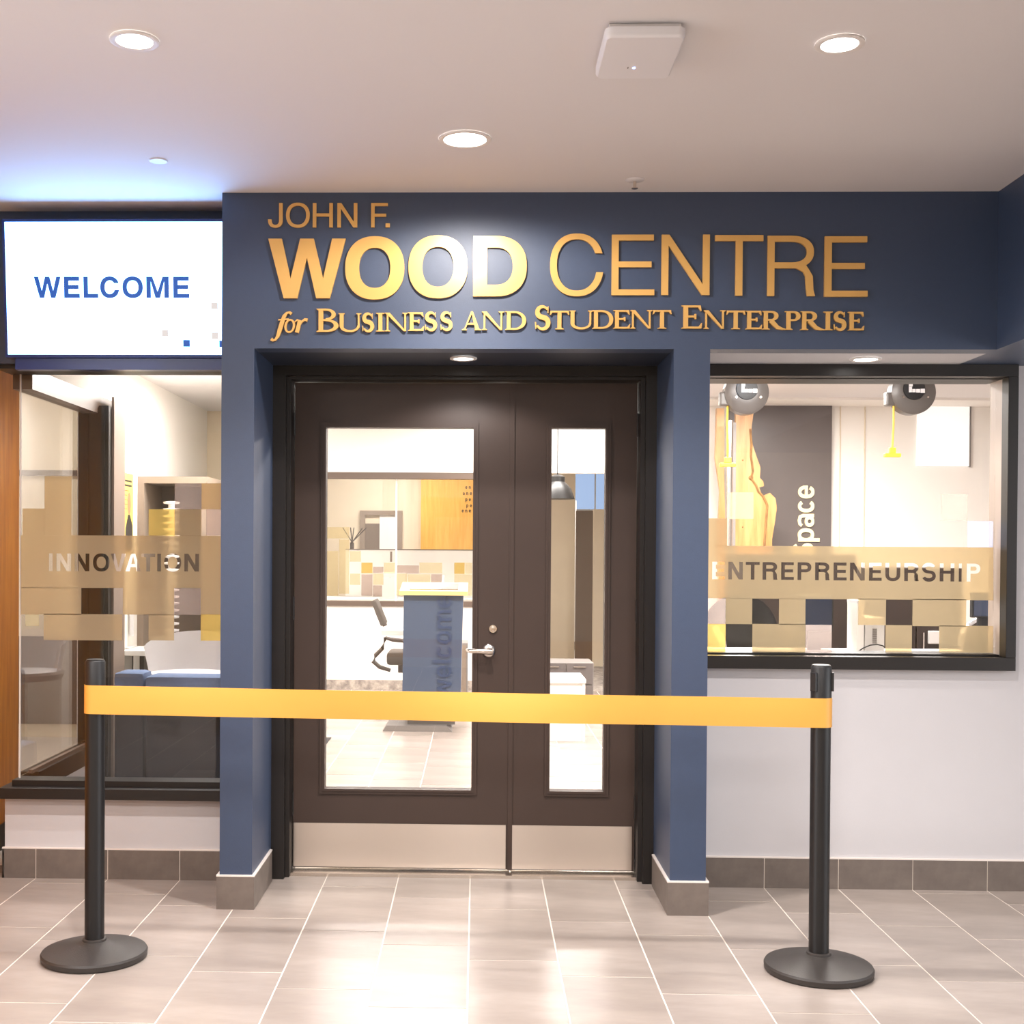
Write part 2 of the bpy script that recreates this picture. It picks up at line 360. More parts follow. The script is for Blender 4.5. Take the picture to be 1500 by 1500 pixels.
    if ch == 'U':
        return [[[(0, 1)] + sel(h, .36, h, .36 + o, 180, 360, 22) + [(w, 1), (w - s, 1)] + sel(h, .36, h - s, .36 + o - t, 360, 180, 22) + [(s, 1)]]]
    if ch == 'S':
        u = (1 + 2 * o - t) / 4; ru, rl = u * .96, u * 1.04; cu = 1 + o - t / 2 - ru; cl = -o + t / 2 + rl
        pts = sel(h, cu, (w - s) / 2 * .95, ru, 18, 250, 22, 2.1) + sel(h, cl, (w - s) / 2, rl, 70, -162, 22, 2.1)
        k = len(pts); wd = [t + (s - t) * abs(math.sin(2 * math.pi * i / (k - 1))) for i in range(k)]
        return [[stroke(pts, wd)]]
    if ch == 'e':
        x = .74; r = x / 2
        return [[sel(h, r, h, r + o, -30, -352, 40)[:] + sel(h, r, h - s, r + o - t, -352, -30, 40)], [rect(s * .6, r - t * .45, w - s * .02, r + t * .45)]]
    if ch == 'c':
        x = .74; r = x / 2
        return [[sel(h, r, h, r + o, 38, 322, 36) + sel(h, r, h - s, r + o - t, 322, 38, 36)]]
    if ch == 'o':
        r = .37; return [[sel(h, r, h, r + o, 0, 354, 44), sel(h, r, h - s, r + o - t, 0, 354, 44)]]
    if ch == 'a':
        r = .21
        return [[stroke([(w * .1, .56), (w * .2, .65), (w * .5, .69), (w * .78, .64), (w - s / 2, .5), (w - s / 2, 0)], [t, t, t, s, s, s])],
                [sel(w * .42, r, w * .42, r + o, 0, 354, 36), sel(w * .42, r, w * .42 - s, r + o - t * .9, 0, 354, 36)]]
    if ch == 'p':
        r = .37; return [[rect(0, -.28, s, .73)], [sel(h, r, h, r + o, 0, 354, 44), sel(h, r, h - s, r + o - t, 0, 354, 44)]]
    if ch == 'l': return [[rect(0, 0, w, 1)]]
    if ch == 'n': return [[rect(0, 0, s, .73)], [stroke([(s * .5, .45), (s, .6), (h, .68), (w - s, .64), (w - s / 2, .5), (w - s / 2, 0)], [t, t, t, s, s, s])]]
    if ch == 'm': return [[rect(0, 0, s, .73)]] + [[stroke([(x0, .45), (x0 + s * .6, .63), (x0 + w * .22, .69), (x0 + w * .38, .63), (x0 + w * .5 - s * .5, .45), (x0 + w * .5 - s * .5, 0)], [t, t, t, s, s, s])] for x0 in (s * .5, w * .5)]
    if ch == 'w':
        q = w * .26; a = s
        return [[[(q - a * .5, 0), (q + a * .5, 0), (h, .5), (w - q - a * .5, 0), (w - q + a * .5, 0), (w, .73), (w - a, .73), (w - q, .24), (h + a * .5, .73), (h - a * .5, .73), (q, .24), (a, .73), (0, .73)]]]
    return []
def serif(ch, w, s=.19, t=.075):
    """roman capitals built of overlapping strokes"""
    f = .055; out = []; h = w / 2
    def foot(x, y, wd, up=True):
        a, b = (y, y + f) if up else (y - f, y); k = f * .9 * (1 if up else -1)
        base = y; top = y + f * (1 if up else -1)
        out.append([[(x - wd / 2, base), (x + wd / 2, base), (x + wd / 2, base + k * .6), (x + wd * .22, base + k * 1.6), (x - wd * .22, base + k * 1.6), (x - wd / 2, base + k * .6)]])
    def stem(x, wd, y0=0, y1=1): out.append([rect(x - wd / 2, y0, x + wd / 2, y1)])
    def ring(xs, cyb, rx, ry, th):
        o = sel(xs, cyb, rx, ry, -90, 90, 18, 2.1); i = sel(xs, cyb, rx - th, ry - t, 90, -90, 18, 2.1); out.append([o + i])
    def arm(x0, x1, y, dirn):
        out.append([rect(x0, y - t / 2, x1, y + t / 2)])
        if dirn == 0: out.append([[(x1 - t * .9, y - .11), (x1, y - .11), (x1, y + .11), (x1 - t * .9, y + .11)]])
        else:
            out.append([[(x1 - t * 1.6, y), (x1 + .01, y + dirn * .2), (x1 + .045, y + dirn * .2), (x1 + .01, y - dirn * t / 2), (x1 - t * 1.6, y - dirn * t / 2)]])
    if ch == 'I': stem(h, s); foot(h, 0, w); foot(h, 1, w, False)
    if ch == 'E':
        x = s * .95; stem(x, s); foot(x, 0, s * 1.9); foot(x, 1, s * 1.9, False)
        arm(x, w - .07, 1 - t / 2, -1); arm(x, w - .04, t / 2, 1); arm(x, w * .72, .52, 0)
    if ch == 'T':
        stem(h, s); foot(h, 0, s * 2.2); out.append([rect(t * .3, 1 - t, w - t * .3, 1)])
        out.append([[(0, .78), (t * .6, .78), (t * 1.9, 1 - t / 2), (t * .6, 1)]]); out.append([[(w, .78), (w - t * .6, 1), (w - t * 1.9, 1 - t / 2), (w - t * .6, .78)]])
    if ch == 'N':
        a, b = .15, w - .15; stem(a, t); stem(b, t); foot(a, 0, .28); foot(b, 1, .30, False); foot(a - .03, 1, .22, False)
        out.append([[(a - .12, 1), (a + s * .55, 1), (b + t / 2, -.0), (b - t * .8, 0)]])
    if ch == 'A':
        out.append([[(h - .04, 1.02), (h + .06, 1.02), (w - .10, 0), (w - .10 - s * 1.12, 0)]]); out.append([[(h - .04, 1.02), (h + .01, .9), (.17, 0), (.10, 0)]])
        out.append([rect(.27, .3, w - .27, .3 + t)]); foot(.14, 0, .27); foot(w - .10 - s * .5, 0, .36)
    if ch == 'U':
        a, b = .17, w - .15; o = sel((a + b) / 2, .33, (b - a) / 2 + s / 2, .345, 180, 360, 20, 2.1); i = sel((a + b) / 2 + (s - t) / 4, .34, (b - a) / 2 - s * .28, .34 - t, 360, 180, 20, 2.1)
        out.append([o + i]); stem(a, s, .3); stem(b + s / 2 - t / 2 - .01, t, .3); foot(a, 1, .34, False); foot(b + s / 2 - t / 2, 1, .28, False)
    if ch == 'D':
        x = s * .95; stem(x, s); foot(x, 0, s * 1.9); foot(x, 1, s * 1.9, False); xs = w * .45; ring(xs, .5, w - xs, .5, s); out.append([rect(x, 0, xs, t)]); out.append([rect(x, 1 - t, xs, 1)])
    if ch == 'P' or ch == 'R':
        x = s * .95; stem(x, s); foot(x, 0, s * 2.0); foot(x, 1, s * 1.9, False); we = w if ch == 'P' else w * .70; xs = we * .55; ring(xs, .735, we - xs, .265, s); out.append([rect(x, .47, xs, .47 + t)]); out.append([rect(x, 1 - t, xs, 1)])
        if ch == 'R': out.append([stroke([(we * .52, .5), (we * .72, .32), (we * .95, .11), (w * .90, .025), (w, .02)], [s * 1.1, s * 1.1, s * .95, t * 1.0, t * .3])])
    if ch == 'B':
        x = s * .95; stem(x, s); foot(x, 0, s * 1.9); foot(x, 1, s * 1.9, False)
        ring(w * .42, .755, w * .45, .245, s * .9); ring(w * .42, .27, w * .58, .27, s * 1.05)
        for y in (0, .51 - t / 2, 1 - t): out.append([rect(x, y, w * .43, y + t)])
    if ch == 'S':
        u = (1.03 - t) / 4; cu = 1.015 - t / 2 - u * .95; cl = -.015 + t / 2 + u * 1.05; rx = (w - s) / 2
        pts = sel(h, cu, rx * .92, u * .95, 25, 240, 22, 2.0) + sel(h, cl, rx, u * 1.05, 60, -158, 22, 2.0); k = len(pts)
        wd = [t + (s - t) * max(0, math.sin(math.pi * i / (k - 1))) ** 1.5 * 1.15 for i in range(k)]; out.append([stroke(pts, wd)])
        out.append([[(w * .80, .72), (w * .87, .70), (w * .87, 1.0), (w * .80, .96)]]); out.append([[(w * .06, .02), (w * .13, .05), (w * .09, .32), (w * .02, .32)]])
    if ch == 'f':
        out.append([stroke([(0.02, -.30), (.10, -.36), (.22, -.34), (.33, -.18), (.42, .1), (.56, .55), (.64, .78), (.76, .93), (.90, .95), (.98, .88)], [.16, .12, .10, .15, .20, .20, .17, .10, .12, .15])])
        out.append([stroke([(.36, .60), (.86, .63)], [.07, .08])])
    if ch == 'o':
        sh = lambda L: [(x + .10 * y, y) for x, y in L]
        out.append([sh(sel(w * .46, .31, w * .46, .33, 0, 354, 40, 2)), sh(sel(w * .46, .31, w * .27, .25, 0, 354, 40, 2))])
    if ch == 'r':
        out.append([stroke([(.02, .50), (.14, .60), (.24, .56), (.20, .3), (.12, .0)], [.05, .08, .16, .18, .19])]); out.append([stroke([(.22, .3), (.36, .52), (.50, .62), (.62, .58)], [.06, .09, .12, .17])])
    return out
def letter_bm(shapes, x0, z0, hgt, y0, y1, lean=0.0, bm=None, f=None):
    bm = bm or new()
    for k_, sh in enumerate(shapes):
        loops = [[(x0 + (p[0] + lean * p[1]) * hgt, z0 + p[1] * hgt) for p in L] for L in sh]
        prism(bm, loops, f or XZ, (y0 - k_ * .00025, y1))
    return bm

# ================================================================== SETTING
WL = 0.42          # plane of the low white walls
DY = 0.57          # plane of the doors
W_, L_, ST, Y0 = 0.308, 0.6107, -0.15074, 0.04432
# floor: grout bed + individual tiles
fl = struct('floor', B(-6, 6, -9, 16.5, -0.10, -0.0012), M['grout'], 'grey stone tile floor with pale grout lines in front of the doors', 'floor')
def tile_me(wx, ly, m):
    bm = new(); box(bm, -wx / 2, wx / 2, -ly / 2, ly / 2, -0.006, 0, 0.0)
    me = fin(bm, 'tile', m); return me
tm = {}
def add_tile(xa, xb, ya, yb, k):
    key = (round(xb - xa, 3), round(yb - ya, 3), k)
    if key not in tm: tm[key] = tile_me(xb - xa, yb - ya, M['tile'] if k == 0 else M['tile2'])
    o = link('tile', tm[key], fl); wl = world_loc(fl)
    o.location = Vector(((xa + xb) / 2, (ya + yb) / 2, random.uniform(-.0002, .0002))) - wl
rest = new(); G = 0.0028; cnt = 0
def clipy(a, b, lo, hi): return max(a, lo), min(b, hi)
for col in range(-19, 19):
    xa, xb = col * W_ + G, (col + 1) * W_ - G
    for m in range(-16, 30):
        ya = Y0 + col * ST + m * L_ + G; yb = ya + L_ - 2 * G
        for zone, (lo, hi) in enumerate([(-9, 0.62), (0.645, 7.75)]):
            a, b = clipy(ya, yb, lo, hi)
            if b - a < 0.02: continue
            if zone == 1 and xb < -1.1 and a < 4.5: continue
            d = a - CAM.y; xc = (xa + xb) / 2 - CAM.x; e = abs(xc + .0276 * d) / max(d, .1)
            vis = (zone == 0 and b > -1.75 and -8 <= col <= 8) or (zone == 1 and -4 <= col <= 4 and b < 6.2)
            if vis and cnt < 296:
                add_tile(xa, xb, a, b, (col * 7 + m * 3) % 2); cnt += 1
            else: box(rest, xa, xb, a, b, -0.006, 0)
o = part('far_tiles', rest, M['tile'], fl); o['kind'] = 'stuff'
struct('floor_carpet_left', B(-1.99, -1.06, 0.62, 4.46, -0.02, 0.004), M['carpetdark'], 'dark carpet of the small room behind the left window', 'floor')
struct('floor_carpet_back', B(-4, 5.5, 7.76, 16, -0.02, 0.006), M['carpet'], 'mottled grey carpet far behind the doors', 'floor')

# ceilings
struct('ceiling', B(-6, 6, -9, 0.62, CEIL, CEIL + 0.1), M['ceiling'], 'flat off white lobby ceiling with round downlights', 'ceiling')
struct('ceiling_office', B(-6, 6, 0.62, 16, CEIL, CEIL + 0.1), M['ceiling'], 'white office ceiling beyond the glass', 'ceiling')
struct('ceiling_small_room', B(-1.99, -1.06, 0.62, 4.46, 2.43, 2.5), M['ceiling'], 'low white ceiling of the small room behind the left window', 'ceiling')

# front plane: pillars and header
PLX0, PLX1, PRX0, PRX1 = -0.9775, -0.8497, 0.7743, 0.913
def pillar(name, x0, x1, label):
    p = struct(name, B(x0, x1, 0, 0.62, 0.0, SOF), M['navy'], label, 'pillar')
    zb = 0.128
    part('tile', B(x0 - .010, x1 + .010, -0.010, 0.0, 0.0, zb), M['base'], p)
    part('tile', B(x1, x1 + .010, 0.0, 0.42, 0.0, zb), M['base'], p)
    part('tile', B(x0 - .010, x0, 0.0, 0.42, 0.0, zb), M['base'], p)
    bm = new(); box(bm, x0 - .011, x1 + .011, -0.011, 0.0, zb, zb + .006); box(bm, x1, x1 + .011, 0, .42, zb, zb + .006); box(bm, x0 - .011, x0, 0, .42, zb, zb + .006)
    part('trim_edge', bm, M['trim'], p)
pillar('wall_pillar_left', PLX0, PLX1, 'slim navy pillar left of the double doors')
pillar('wall_pillar_right', PRX0, PRX1, 'slim navy pillar right of the double doors')
struct('wall_header', B(PLX0, 2.004, 0, 0.10, SOF, CEIL), M['navy'], 'navy header wall above the doors carrying the gold lettering', 'wall')
struct('wall_header_return', B(2.004, 3.4, -4.0, 0.45, SOF, CEIL), M['navy'], 'navy bulkhead side running forward at the right ceiling edge', 'wall')
struct('ceiling_soffit_door', B(PLX1, PRX0, 0.10, 0.62, SOF, SOF + .05), M['navyshade'], 'navy soffit over the double doors, coloured darker as shade', 'soffit')
struct('ceiling_soffit_right', B(PRX1, 2.004, 0.10, 0.44, SOF, SOF + .05), M['white'], 'white soffit over the right window', 'soffit')
struct('wall_header_back', B(PLX0, 2.004, 0.44, 0.62, SOF + .0, CEIL), M['white'], 'upper wall behind the navy header', 'wall')
# right low wall, side and baseboard
WRX0, WRX1 = PRX1, 3.4
struct('wall_right', B(WRX0, WRX1, WL, 0.62, 0, 0.945), M['white'], 'white wall under the right window', 'wall')
struct('wall_right_end', B(2.245, WRX1, WL, 0.62, 0.945, SOF), M['white'], 'white wall strip beyond the right window', 'wall')
def baseboard(name, x0, x1, label, ext=0.0):
    r_ = struct(name, B(x0, x1, WL - .0085, WL, 0, .125), M['grout'], label, 'baseboard')
    k = math.floor(x0 / W_)
    while k * W_ < x1:
        a = max(x0, k * W_ + .0015); b = min(x1, (k + 1) * W_ - .0015); k += 1
        if b - a > .01: part('tile', B(a, b, WL - .010, WL - .0085, 0, .1245), M['base'], r_)
    part('trim_edge', B(x0, x1, WL - .011, WL, .125, .131), M['trim'], r_)
baseboard('baseboard_right', PRX1 + .010, WRX1, 'grey tile baseboard under the right window')
XC = -1.985                                            # left end of the low left wall
struct('wall_left', B(XC, PLX0, WL, 0.60, 0, 0.335), M['white'], 'low white wall under the left window', 'wall')
baseboard('baseboard_left', XC - .008, PLX0 - .010, 'grey tile baseboard under the left window')
struct('trim_1', B(XC - .008, XC, WL - .010, 2.0, 0, .128), M['base'], 'grey tile baseboard returning round the left corner', 'baseboard')
struct('wall_left_side', B(XC, -1.90, 0.60, 1.70, 0, 0.335), M['white'], 'low white side wall behind the left window corner', 'wall')
# header over left window (navy), stepped
zb1 = pz(545, 0.30, 200)
bm = new(); box(bm, -1.985, PLX0, 0.26, 0.47, 2.166, CEIL); box(bm, -1.985, PLX0, .47, .62, 2.24, CEIL)
struct('wall_header_left', bm, M['navy'], 'navy upper wall behind the welcome screen', 'wall')
# left window: frame, glass, films
zs0, zs1 = pz(1172, .36, 160), pz(1158, .36, 160)
win1 = struct('window_1', B(XC - .005, PLX0, 0.36, 0.62, zs0, zs1 + .004, ), M['frame'], 'tall corner window with frosted squares left of the doors', 'window')
part('window_sill', B(-1.955, PLX0, 0.42, 0.52, zs1 + .004, zs1 + .028), M['frame'], win1)
part('window_head', B(-1.985, PLX0, 0.30, 0.485, 2.150, 2.166), M['frame'], win1)
GX = at(30, 800, .47).x
GZ0, GZ1 = zs1 + .028, 2.130
part('glass_pane', B(GX, PLX0, .470, .478, GZ0, GZ1 + .02), M['glass'], win1)
part('glass_edge', B(GX - .004, GX, .468, .480, GZ0, GZ1 + .02), M['trim'], win1)
part('frame_edge', B(PLX0 - .004, PLX0, .44, .50, GZ0, GZ1), M['trim'], win1)
# side window running back
part('side_glass', B(-1.950, -1.942, .485, 1.45, .42, 2.10), M['glass2'], win1)
part('side_sill', B(-1.985, -1.90, .60, 1.45, .335, .42), M['frame'], win1)
part('side_rail', B(-1.935, -1.915, .56, 1.45, .42, .435), M['wframe'], win1)
part('side_head', B(-1.985, -1.90, .50, 1.70, 2.09, 2.18), M['wframe'], win1)
pa, pb = px(119, 1.50), px(163, 1.50)
part('side_post', B(pa, pb, 1.45, 1.60, .0, 2.13), M['frame'], win1)
part('side_post_lip', B(pa + .06, pb - .02, 1.435, 1.45, .0, 2.12), M['frame'], win1)
part('side_jamb', B(pb, px(175, 1.6), 1.50, 1.70, .0, 2.18), mat('greige_metal', (150, 134, 124), .4, metal=.3), win1)
struct('wall_side_header', B(-1.985, -1.90, .50, 1.70, 2.18, 2.79), M['inwhite'], 'white wall above the side glass of the small room', 'wall')
XW = -1.99
struct('wall_small_room', B(XW - .10, XW, 1.70, 4.46, 0, 2.5), M['inwhite'], 'white side wall of the small room with a yellow poster', 'wall')
struct('wall_small_room_back', B(XW, -1.18, 4.40, 4.50, 0, 2.5), M['beige'], 'beige end wall of the small room', 'wall')
bm = new(); box(bm, -1.10, -1.03, 0.62, 3.6, 0, CEIL); box(bm, -1.25, -1.10, 3.53, 3.6, 0, CEIL); box(bm, -1.25, -1.18, 3.6, 4.5, 0, CEIL)
struct('wall_divider', bm, M['inwhite'], 'white dividing wall between small room and office', 'wall')
# corridor left
zw = 2.6
struct('wall_corridor', B(-2.32, -2.19, -1.5, 1.13, 0.12, 2.55), M['orange'], 'orange wood clad wall at the far left edge', 'wall')
struct('wall_corridor_head', B(-2.32, -2.19, -1.5, 1.13, 2.55, 2.79), M['beige'], 'beige strip above the orange wood wall', 'wall')
struct('trim_2', B(-2.33, -2.18, -1.5, 1.14, 0, .12), M['dark'], 'dark baseboard under the orange wood wall', 'baseboard')
struct('wall_corridor_back', B(-4.5, XW - .1, 4.36, 4.45, 0, CEIL), M['beige'], 'beige wall at the end of the left corridor', 'wall')
struct('trim_3', B(-4.5, XW - .1, 4.33, 4.36, pz(697, 4.36, 70), pz(689, 4.36, 70)), M['wframe'], 'dark rail across the corridor wall', 'trim')
struct('wall_corridor_low', B(-4.5, XW - .1, 4.34, 4.36, 0.1, .75), M['wframe'], 'brown panelling at the end of the left corridor', 'wall')
# lobby shell behind camera
struct('wall_lobby_back', B(-6, 6, -9.1, -9, 0, CEIL), M['beige'], 'lobby wall behind the viewer', 'wall')
struct('wall_lobby_left', B(-6.1, -6, -9, 4.5, 0, CEIL), M['beige'], 'lobby wall far to the left', 'wall')
struct('wall_lobby_right', B(6, 6.1, -9, 16, 0, CEIL), M['white'], 'lobby wall far to the right', 'wall')
for n_, s_ in (('fill_window_left', -1), ('fill_window_right', 1)):  # unseen windows added to brighten the lobby
    w6 = thing(n_, 'wide added fill light window in the lobby side wall, ' + ('left' if s_ < 0 else 'right') + ' of the viewer', 'window', (s_ * 5.99, -3.6, .35)); w6['kind'] = 'structure'
    part('fill_glow_pane', B(min(s_ * 5.99, s_ * 5.97), max(s_ * 5.99, s_ * 5.97), -6.1, -1.1, .4, 2.6), M['fillpane'], w6)
    for y_ in (-6.15, -4.5, -2.8, -1.1): part('mullion', B(min(s_ * 5.99, s_ * 5.93), max(s_ * 5.99, s_ * 5.93), y_, y_ + .05, .35, 2.65), M['frame'], w6)
struct('wall_lobby_side', B(3.4, 6, WL, .62, 0, CEIL), M['white'], 'white lobby wall right of the window', 'wall')

# right window
win2 = thing('window_2', 'wide black framed window with frosted squares right of the doors', 'window', (1.6, .45, .93)); win2['kind'] = 'structure'
FO = .375
x0, x1 = PRX1, at(1490, 800, FO).x
za, zb = pz(981, FO, 1250), pz(537, FO, 1250)
def fr(name, xa, xb, z0, z1, y0, y1, m='frame'): part(name, box(new(), xa, xb, y0, y1, z0, z1, .002), M[m], win2)
xi = at(1475, 800, FO).x; zi0 = pz(962, FO, 1250); zi1 = pz(551, FO, 1250)
fr('frame_bottom', x0, x1, za, zi0, FO, .60); fr('frame_top', x0, x1, zi1, SOF, FO, .60); fr('frame_side', xi, x1, zi0, zi1, FO, .44)
xj = xi; zj0 = pz(956, .48, 1250); zj1 = pz(557, .48, 1250)
fr('stop_bottom', x0, xi, zi0, zj0, .44, .60); fr('stop_top', x0, xi, zj1, zi1, .44, .60); part('stop_side', B(xi + .0005, x1 - .02, .44, .56, zj0, zj1), M['greige'], win2)
GY = .50
part('glass_pane', B(x0, xj, GY, GY + .008, zj0, zj1), M['glass'], win2)

# ------------------------------------------------------------------ doors
d_fr = thing('door_1', 'dark bronze double door frame and leaves between navy pillars', 'door', (-.04, .57, 0)); d_fr['kind'] = 'structure'
fy = .445
jl = at(427, 800, fy + .06).x; jr = at(936, 800, fy + .06).x; jt = pz(557, fy + .06, 690)
part('frame_side', B(PLX1, jl - .018, fy, .66, 0, SOF), M['frame'], d_fr); part('frame_side', B(jr + .018, PRX0, fy, .66, 0, SOF), M['frame'], d_fr)
part('frame_side', B(jl - .018, jl, fy + .035, .66, 0, jt + .01), M['frame'], d_fr); part('frame_side', B(jr, jr + .018, fy + .035, .66, 0, jt + .01), M['frame'], d_fr)
part('frame_head', B(jl - .018, jr + .018, fy, .66, jt + .012, SOF), M['frame'], d_fr)
part('frame_head', B(jl, jr, fy + .035, .66, jt, jt + .012), M['frame'], d_fr)
part('threshold', B(jl - .01, jr + .01, .50, .70, 0, .014), M['nickel'], d_fr)
dm = (at(748, 800, DY).x + at(752.5, 800, DY).x) / 2
def leaf(x0, x1, lu0, lu1, name):
    z0, z1 = .022, jt - .004
    a, b = at(lu0, 800, DY).x, at(lu1, 800, DY).x; c0, c1 = pz(1157, DY, 690), pz(627, DY, 690)
    bm = new()
    prism(bm, [[(x0, z0), (x1, z0), (x1, z1), (x0, z1)], [(a, c0), (b, c0), (b, c1), (a, c1)]], XZ, (DY, DY + .045))
    lf = part(name, bm, M['door'], d_fr)
    bm = new(); k = .022
    prism(bm, [[(a - k, c0 - k), (b + k, c0 - k), (b + k, c1 + k), (a - k, c1 + k)], [(a, c0), (b, c0), (b, c1), (a, c1)]], XZ, (DY - .009, DY))
    prism(bm, [[(a - k * .45, c0 - k * .45), (b + k * .45, c0 - k * .45), (b + k * .45, c1 + k * .45), (a - k * .45, c1 + k * .45)], [(a, c0), (b, c0), (b, c1), (a, c1)]], XZ, (DY - .014, DY - .009))
    part('lite_moulding', bm, M['door'], lf)
    part('glass_pane', B(a, b, DY + .018, DY + .026, c0, c1), M['glass'], lf)
    zk = pz(1208, DY - .002, 690)
    part('kick_plate', box(new(), x0 + .002, x1 - (.018 if name == 'door_leaf' and x0 < dm - .1 else .010), DY - .003, DY, z0 + .004, zk), M['steel'], lf)
    return lf
lf1 = leaf(jl + .003, dm - .002, 477.5, 692.5, 'door_leaf')
lf2 = leaf(dm + .002, jr - .003, 807, 886, 'door_leaf')
part('astragal', B(dm - .012, dm + .008, DY - .006, DY, .02, jt - .005), M['door'], lf1)
hp = at(716, 953, DY)
bm = lathe_axis(new(), [(.0275, 0), (.0275, .006), (.022, .011), (.013, .013), (.012, .05)], (hp.x, DY, hp.z), (0, -1, 0))
ho = part('lever_handle', bm, M['nickel'], lf1, True)
bm = tube(new(), [(hp.x + .012, DY - .048, hp.z), (hp.x, DY - .052, hp.z), (hp.x - .05, DY - .050, hp.z + .001), (hp.x - .082, DY - .047, hp.z + .002), (hp.x - .09, DY - .034, hp.z + .004), (hp.x - .092, DY - .015, hp.z + .004)], [.013, .0135, .0105, .010, .009, .008], 12)
bm2 = part('lever_grip', bm, M['nickel'], lf1, True)
lk = at(722, 921, DY)
bm = lathe_axis(new(), [(.0185, 0), (.0185, .005), (.0165, .009), (.0165, .006), (.012, .006), (.0115, .009), (.004, .010)], (lk.x, DY, lk.z), (0, -1, 0))
part('deadbolt_cylinder', bm, M['nickel'], lf1, True)
for hz in (.25, 1.1, 1.9):
    for hx in (jl + .001, jr - .001): part('hinge', lathe(new(), [(.005, hz), (.005, hz + .10)], hx, DY - .004, 10), M['frame'], d_fr)

# ================================================================== SIGN LETTERING
sg = thing('sign_lettering', 'raised gold lettering JOHN F. WOOD CENTRE for Business and Student Enterprise', 'sign', (.2, 0, 2.24))
def put(ch, u0, u1, vb, vt, st=None, kind='sans', th=.012, mt='gold', Y=0.0, name='letter', parent=sg, bar=None, lean=0.0):
    a = at(u0, vb, Y - th); b = at(u1, vb, Y - th); t_ = at(u0, vt, Y - th); h = t_.z - a.z; wd = (b.x - a.x) / h
    sc = (a - CAM).length / FPX / h
    if kind == 'sans': sh = sans(ch, wd, st[0] * sc, st[1] * sc)
    else: sh = serif(ch, wd, *([v * sc for v in st] if st else []))
    bm = letter_bm(sh, a.x, a.z, h, Y - th, Y - .001, lean)
    return part(name, bm, M[mt], parent)
for ch, a, b in (('J', 392.5, 414), ('O', 418.9, 453.6), ('H', 458, 487.5), ('N', 494, 523.3), ('F', 543.5, 568), ('.', 564.8, 571)):
    put(ch, a, b, 333.0, 297.3, (5.1, 4.2), th=.008)
for ch, a, b, vb, vt in (('W', 392.5, 506, 436.7, 349.5), ('O', 505.4, 592, 437.5, 347), ('O', 598, 684.5, 435.7, 345.7), ('D', 693, 771.4, 434, 345.6)):
    put(ch, a, b, vb, vt, (20, 16.5), th=.014)
for ch, a, b, vb, vt in (('C', 805.5, 884, 432.8, 343), ('E', 895.8, 958.5, 432.3, 343.6), ('N', 968.8, 1039.3, 432, 343.6), ('T', 1047, 1117.7, 433, 344.3), ('R', 1124, 1194, 433.5, 345.2), ('E', 1207.6, 1271, 434.5, 346)):
    put(ch, a, b, vb, vt, (9.7, 8.2), th=.012)
def bl(u):
    P = [(400, 486.5), (530, 485.8), (620, 484.2), (760, 482.9), (880, 481.4), (1000, 481.3), (1060, 482.0), (1170, 483.2), (1266, 484.2)]
    for (a, x), (b, y) in zip(P, P[1:]):
        if u <= b: return x + (y - x) * (u - a) / (b - a)
    return P[-1][1]
for ch, a, b in (('B', 463.5, 495.9),):
    put(ch, a, b, bl(a), bl(a) - 34, (6.6, 2.7), 'serif')
for ch, a, b in (('U', 495.7, 528), ('S', 530, 548), ('I', 550.6, 563.4), ('N', 563.6, 597.5), ('E', 597.5, 621), ('S', 622, 640.4), ('S', 644.6, 663), ('A', 676.4, 705.5), ('N', 705.5, 738.4), ('D', 739.8, 770.6),
                 ('T', 805, 834), ('U', 834, 867.5), ('D', 867.5, 898.3), ('E', 898.3, 923), ('N', 923, 955.8), ('T', 955.8, 983.8), ('N', 1030.4, 1063.2), ('T', 1063.7, 1092), ('E', 1092, 1116.3), ('R', 1116.3, 1150.5), ('P', 1149.6, 1172.6), ('R', 1172.6, 1207.2), ('I', 1206.3, 1219.8), ('S', 1221, 1240), ('E', 1242, 1266)):
    put(ch, a, b, bl(a), bl(a) - 27.2, (5.6, 2.5), 'serif')
put('S', 783, 806.3, bl(783), bl(783) - 34.5, (6.6, 2.8), 'serif'); put('E', 998, 1028.3, bl(998), bl(998) - 34, (6.6, 2.8), 'serif')
put('f', 396.5, 424, 487, 456, None, 'serif'); put('o', 415.5, 432.5, 487, 456, None, 'serif'); put('r', 431, 449, 487, 456, None, 'serif')

# ================================================================== WELCOME SCREEN
sy = .16; tz0 = pz(524, sy + .02, 160); tz1 = pz(321, sy - .02, 160)
xs0, xs1 = at(6, 420, sy).x, PLX0 - .006
scr = thing('display_screen', 'wall mounted display reading WELCOME in blue on white', 'screen', ((xs0 + xs1) / 2, sy, tz0))
TILT = R(4.5)
def tiltf(a, b, d): return ((a), sy + (d - sy) * math.cos(TILT) - (b - tz0) * math.sin(TILT) + .02, tz0 + (b - tz0) * math.cos(TILT) + 0 * d)
def rp(r): return [(r[0], r[1]), (r[2], r[1]), (r[2], r[3]), (r[0], r[3])]
part('back_case', prism(new(), [rp((xs0, tz0, xs1, tz1))], tiltf, (sy + .004, sy + .055)), M['bezel'], scr)
bz = .010
bm = new(); prism(bm, [rp((xs0, tz0, xs1, tz1)), rp((xs0 + bz, tz0 + .012, xs1 - .002, tz1 - bz))], tiltf, (sy - .004, sy + .004)); part('bezel', bm, M['bezel'], scr)
part('lit_panel', prism(new(), [rp((xs0 + bz, tz0 + .012, xs1 - .002, tz1 - bz))], tiltf, (sy, sy + .003)), M['screen'], scr)
bm = new()
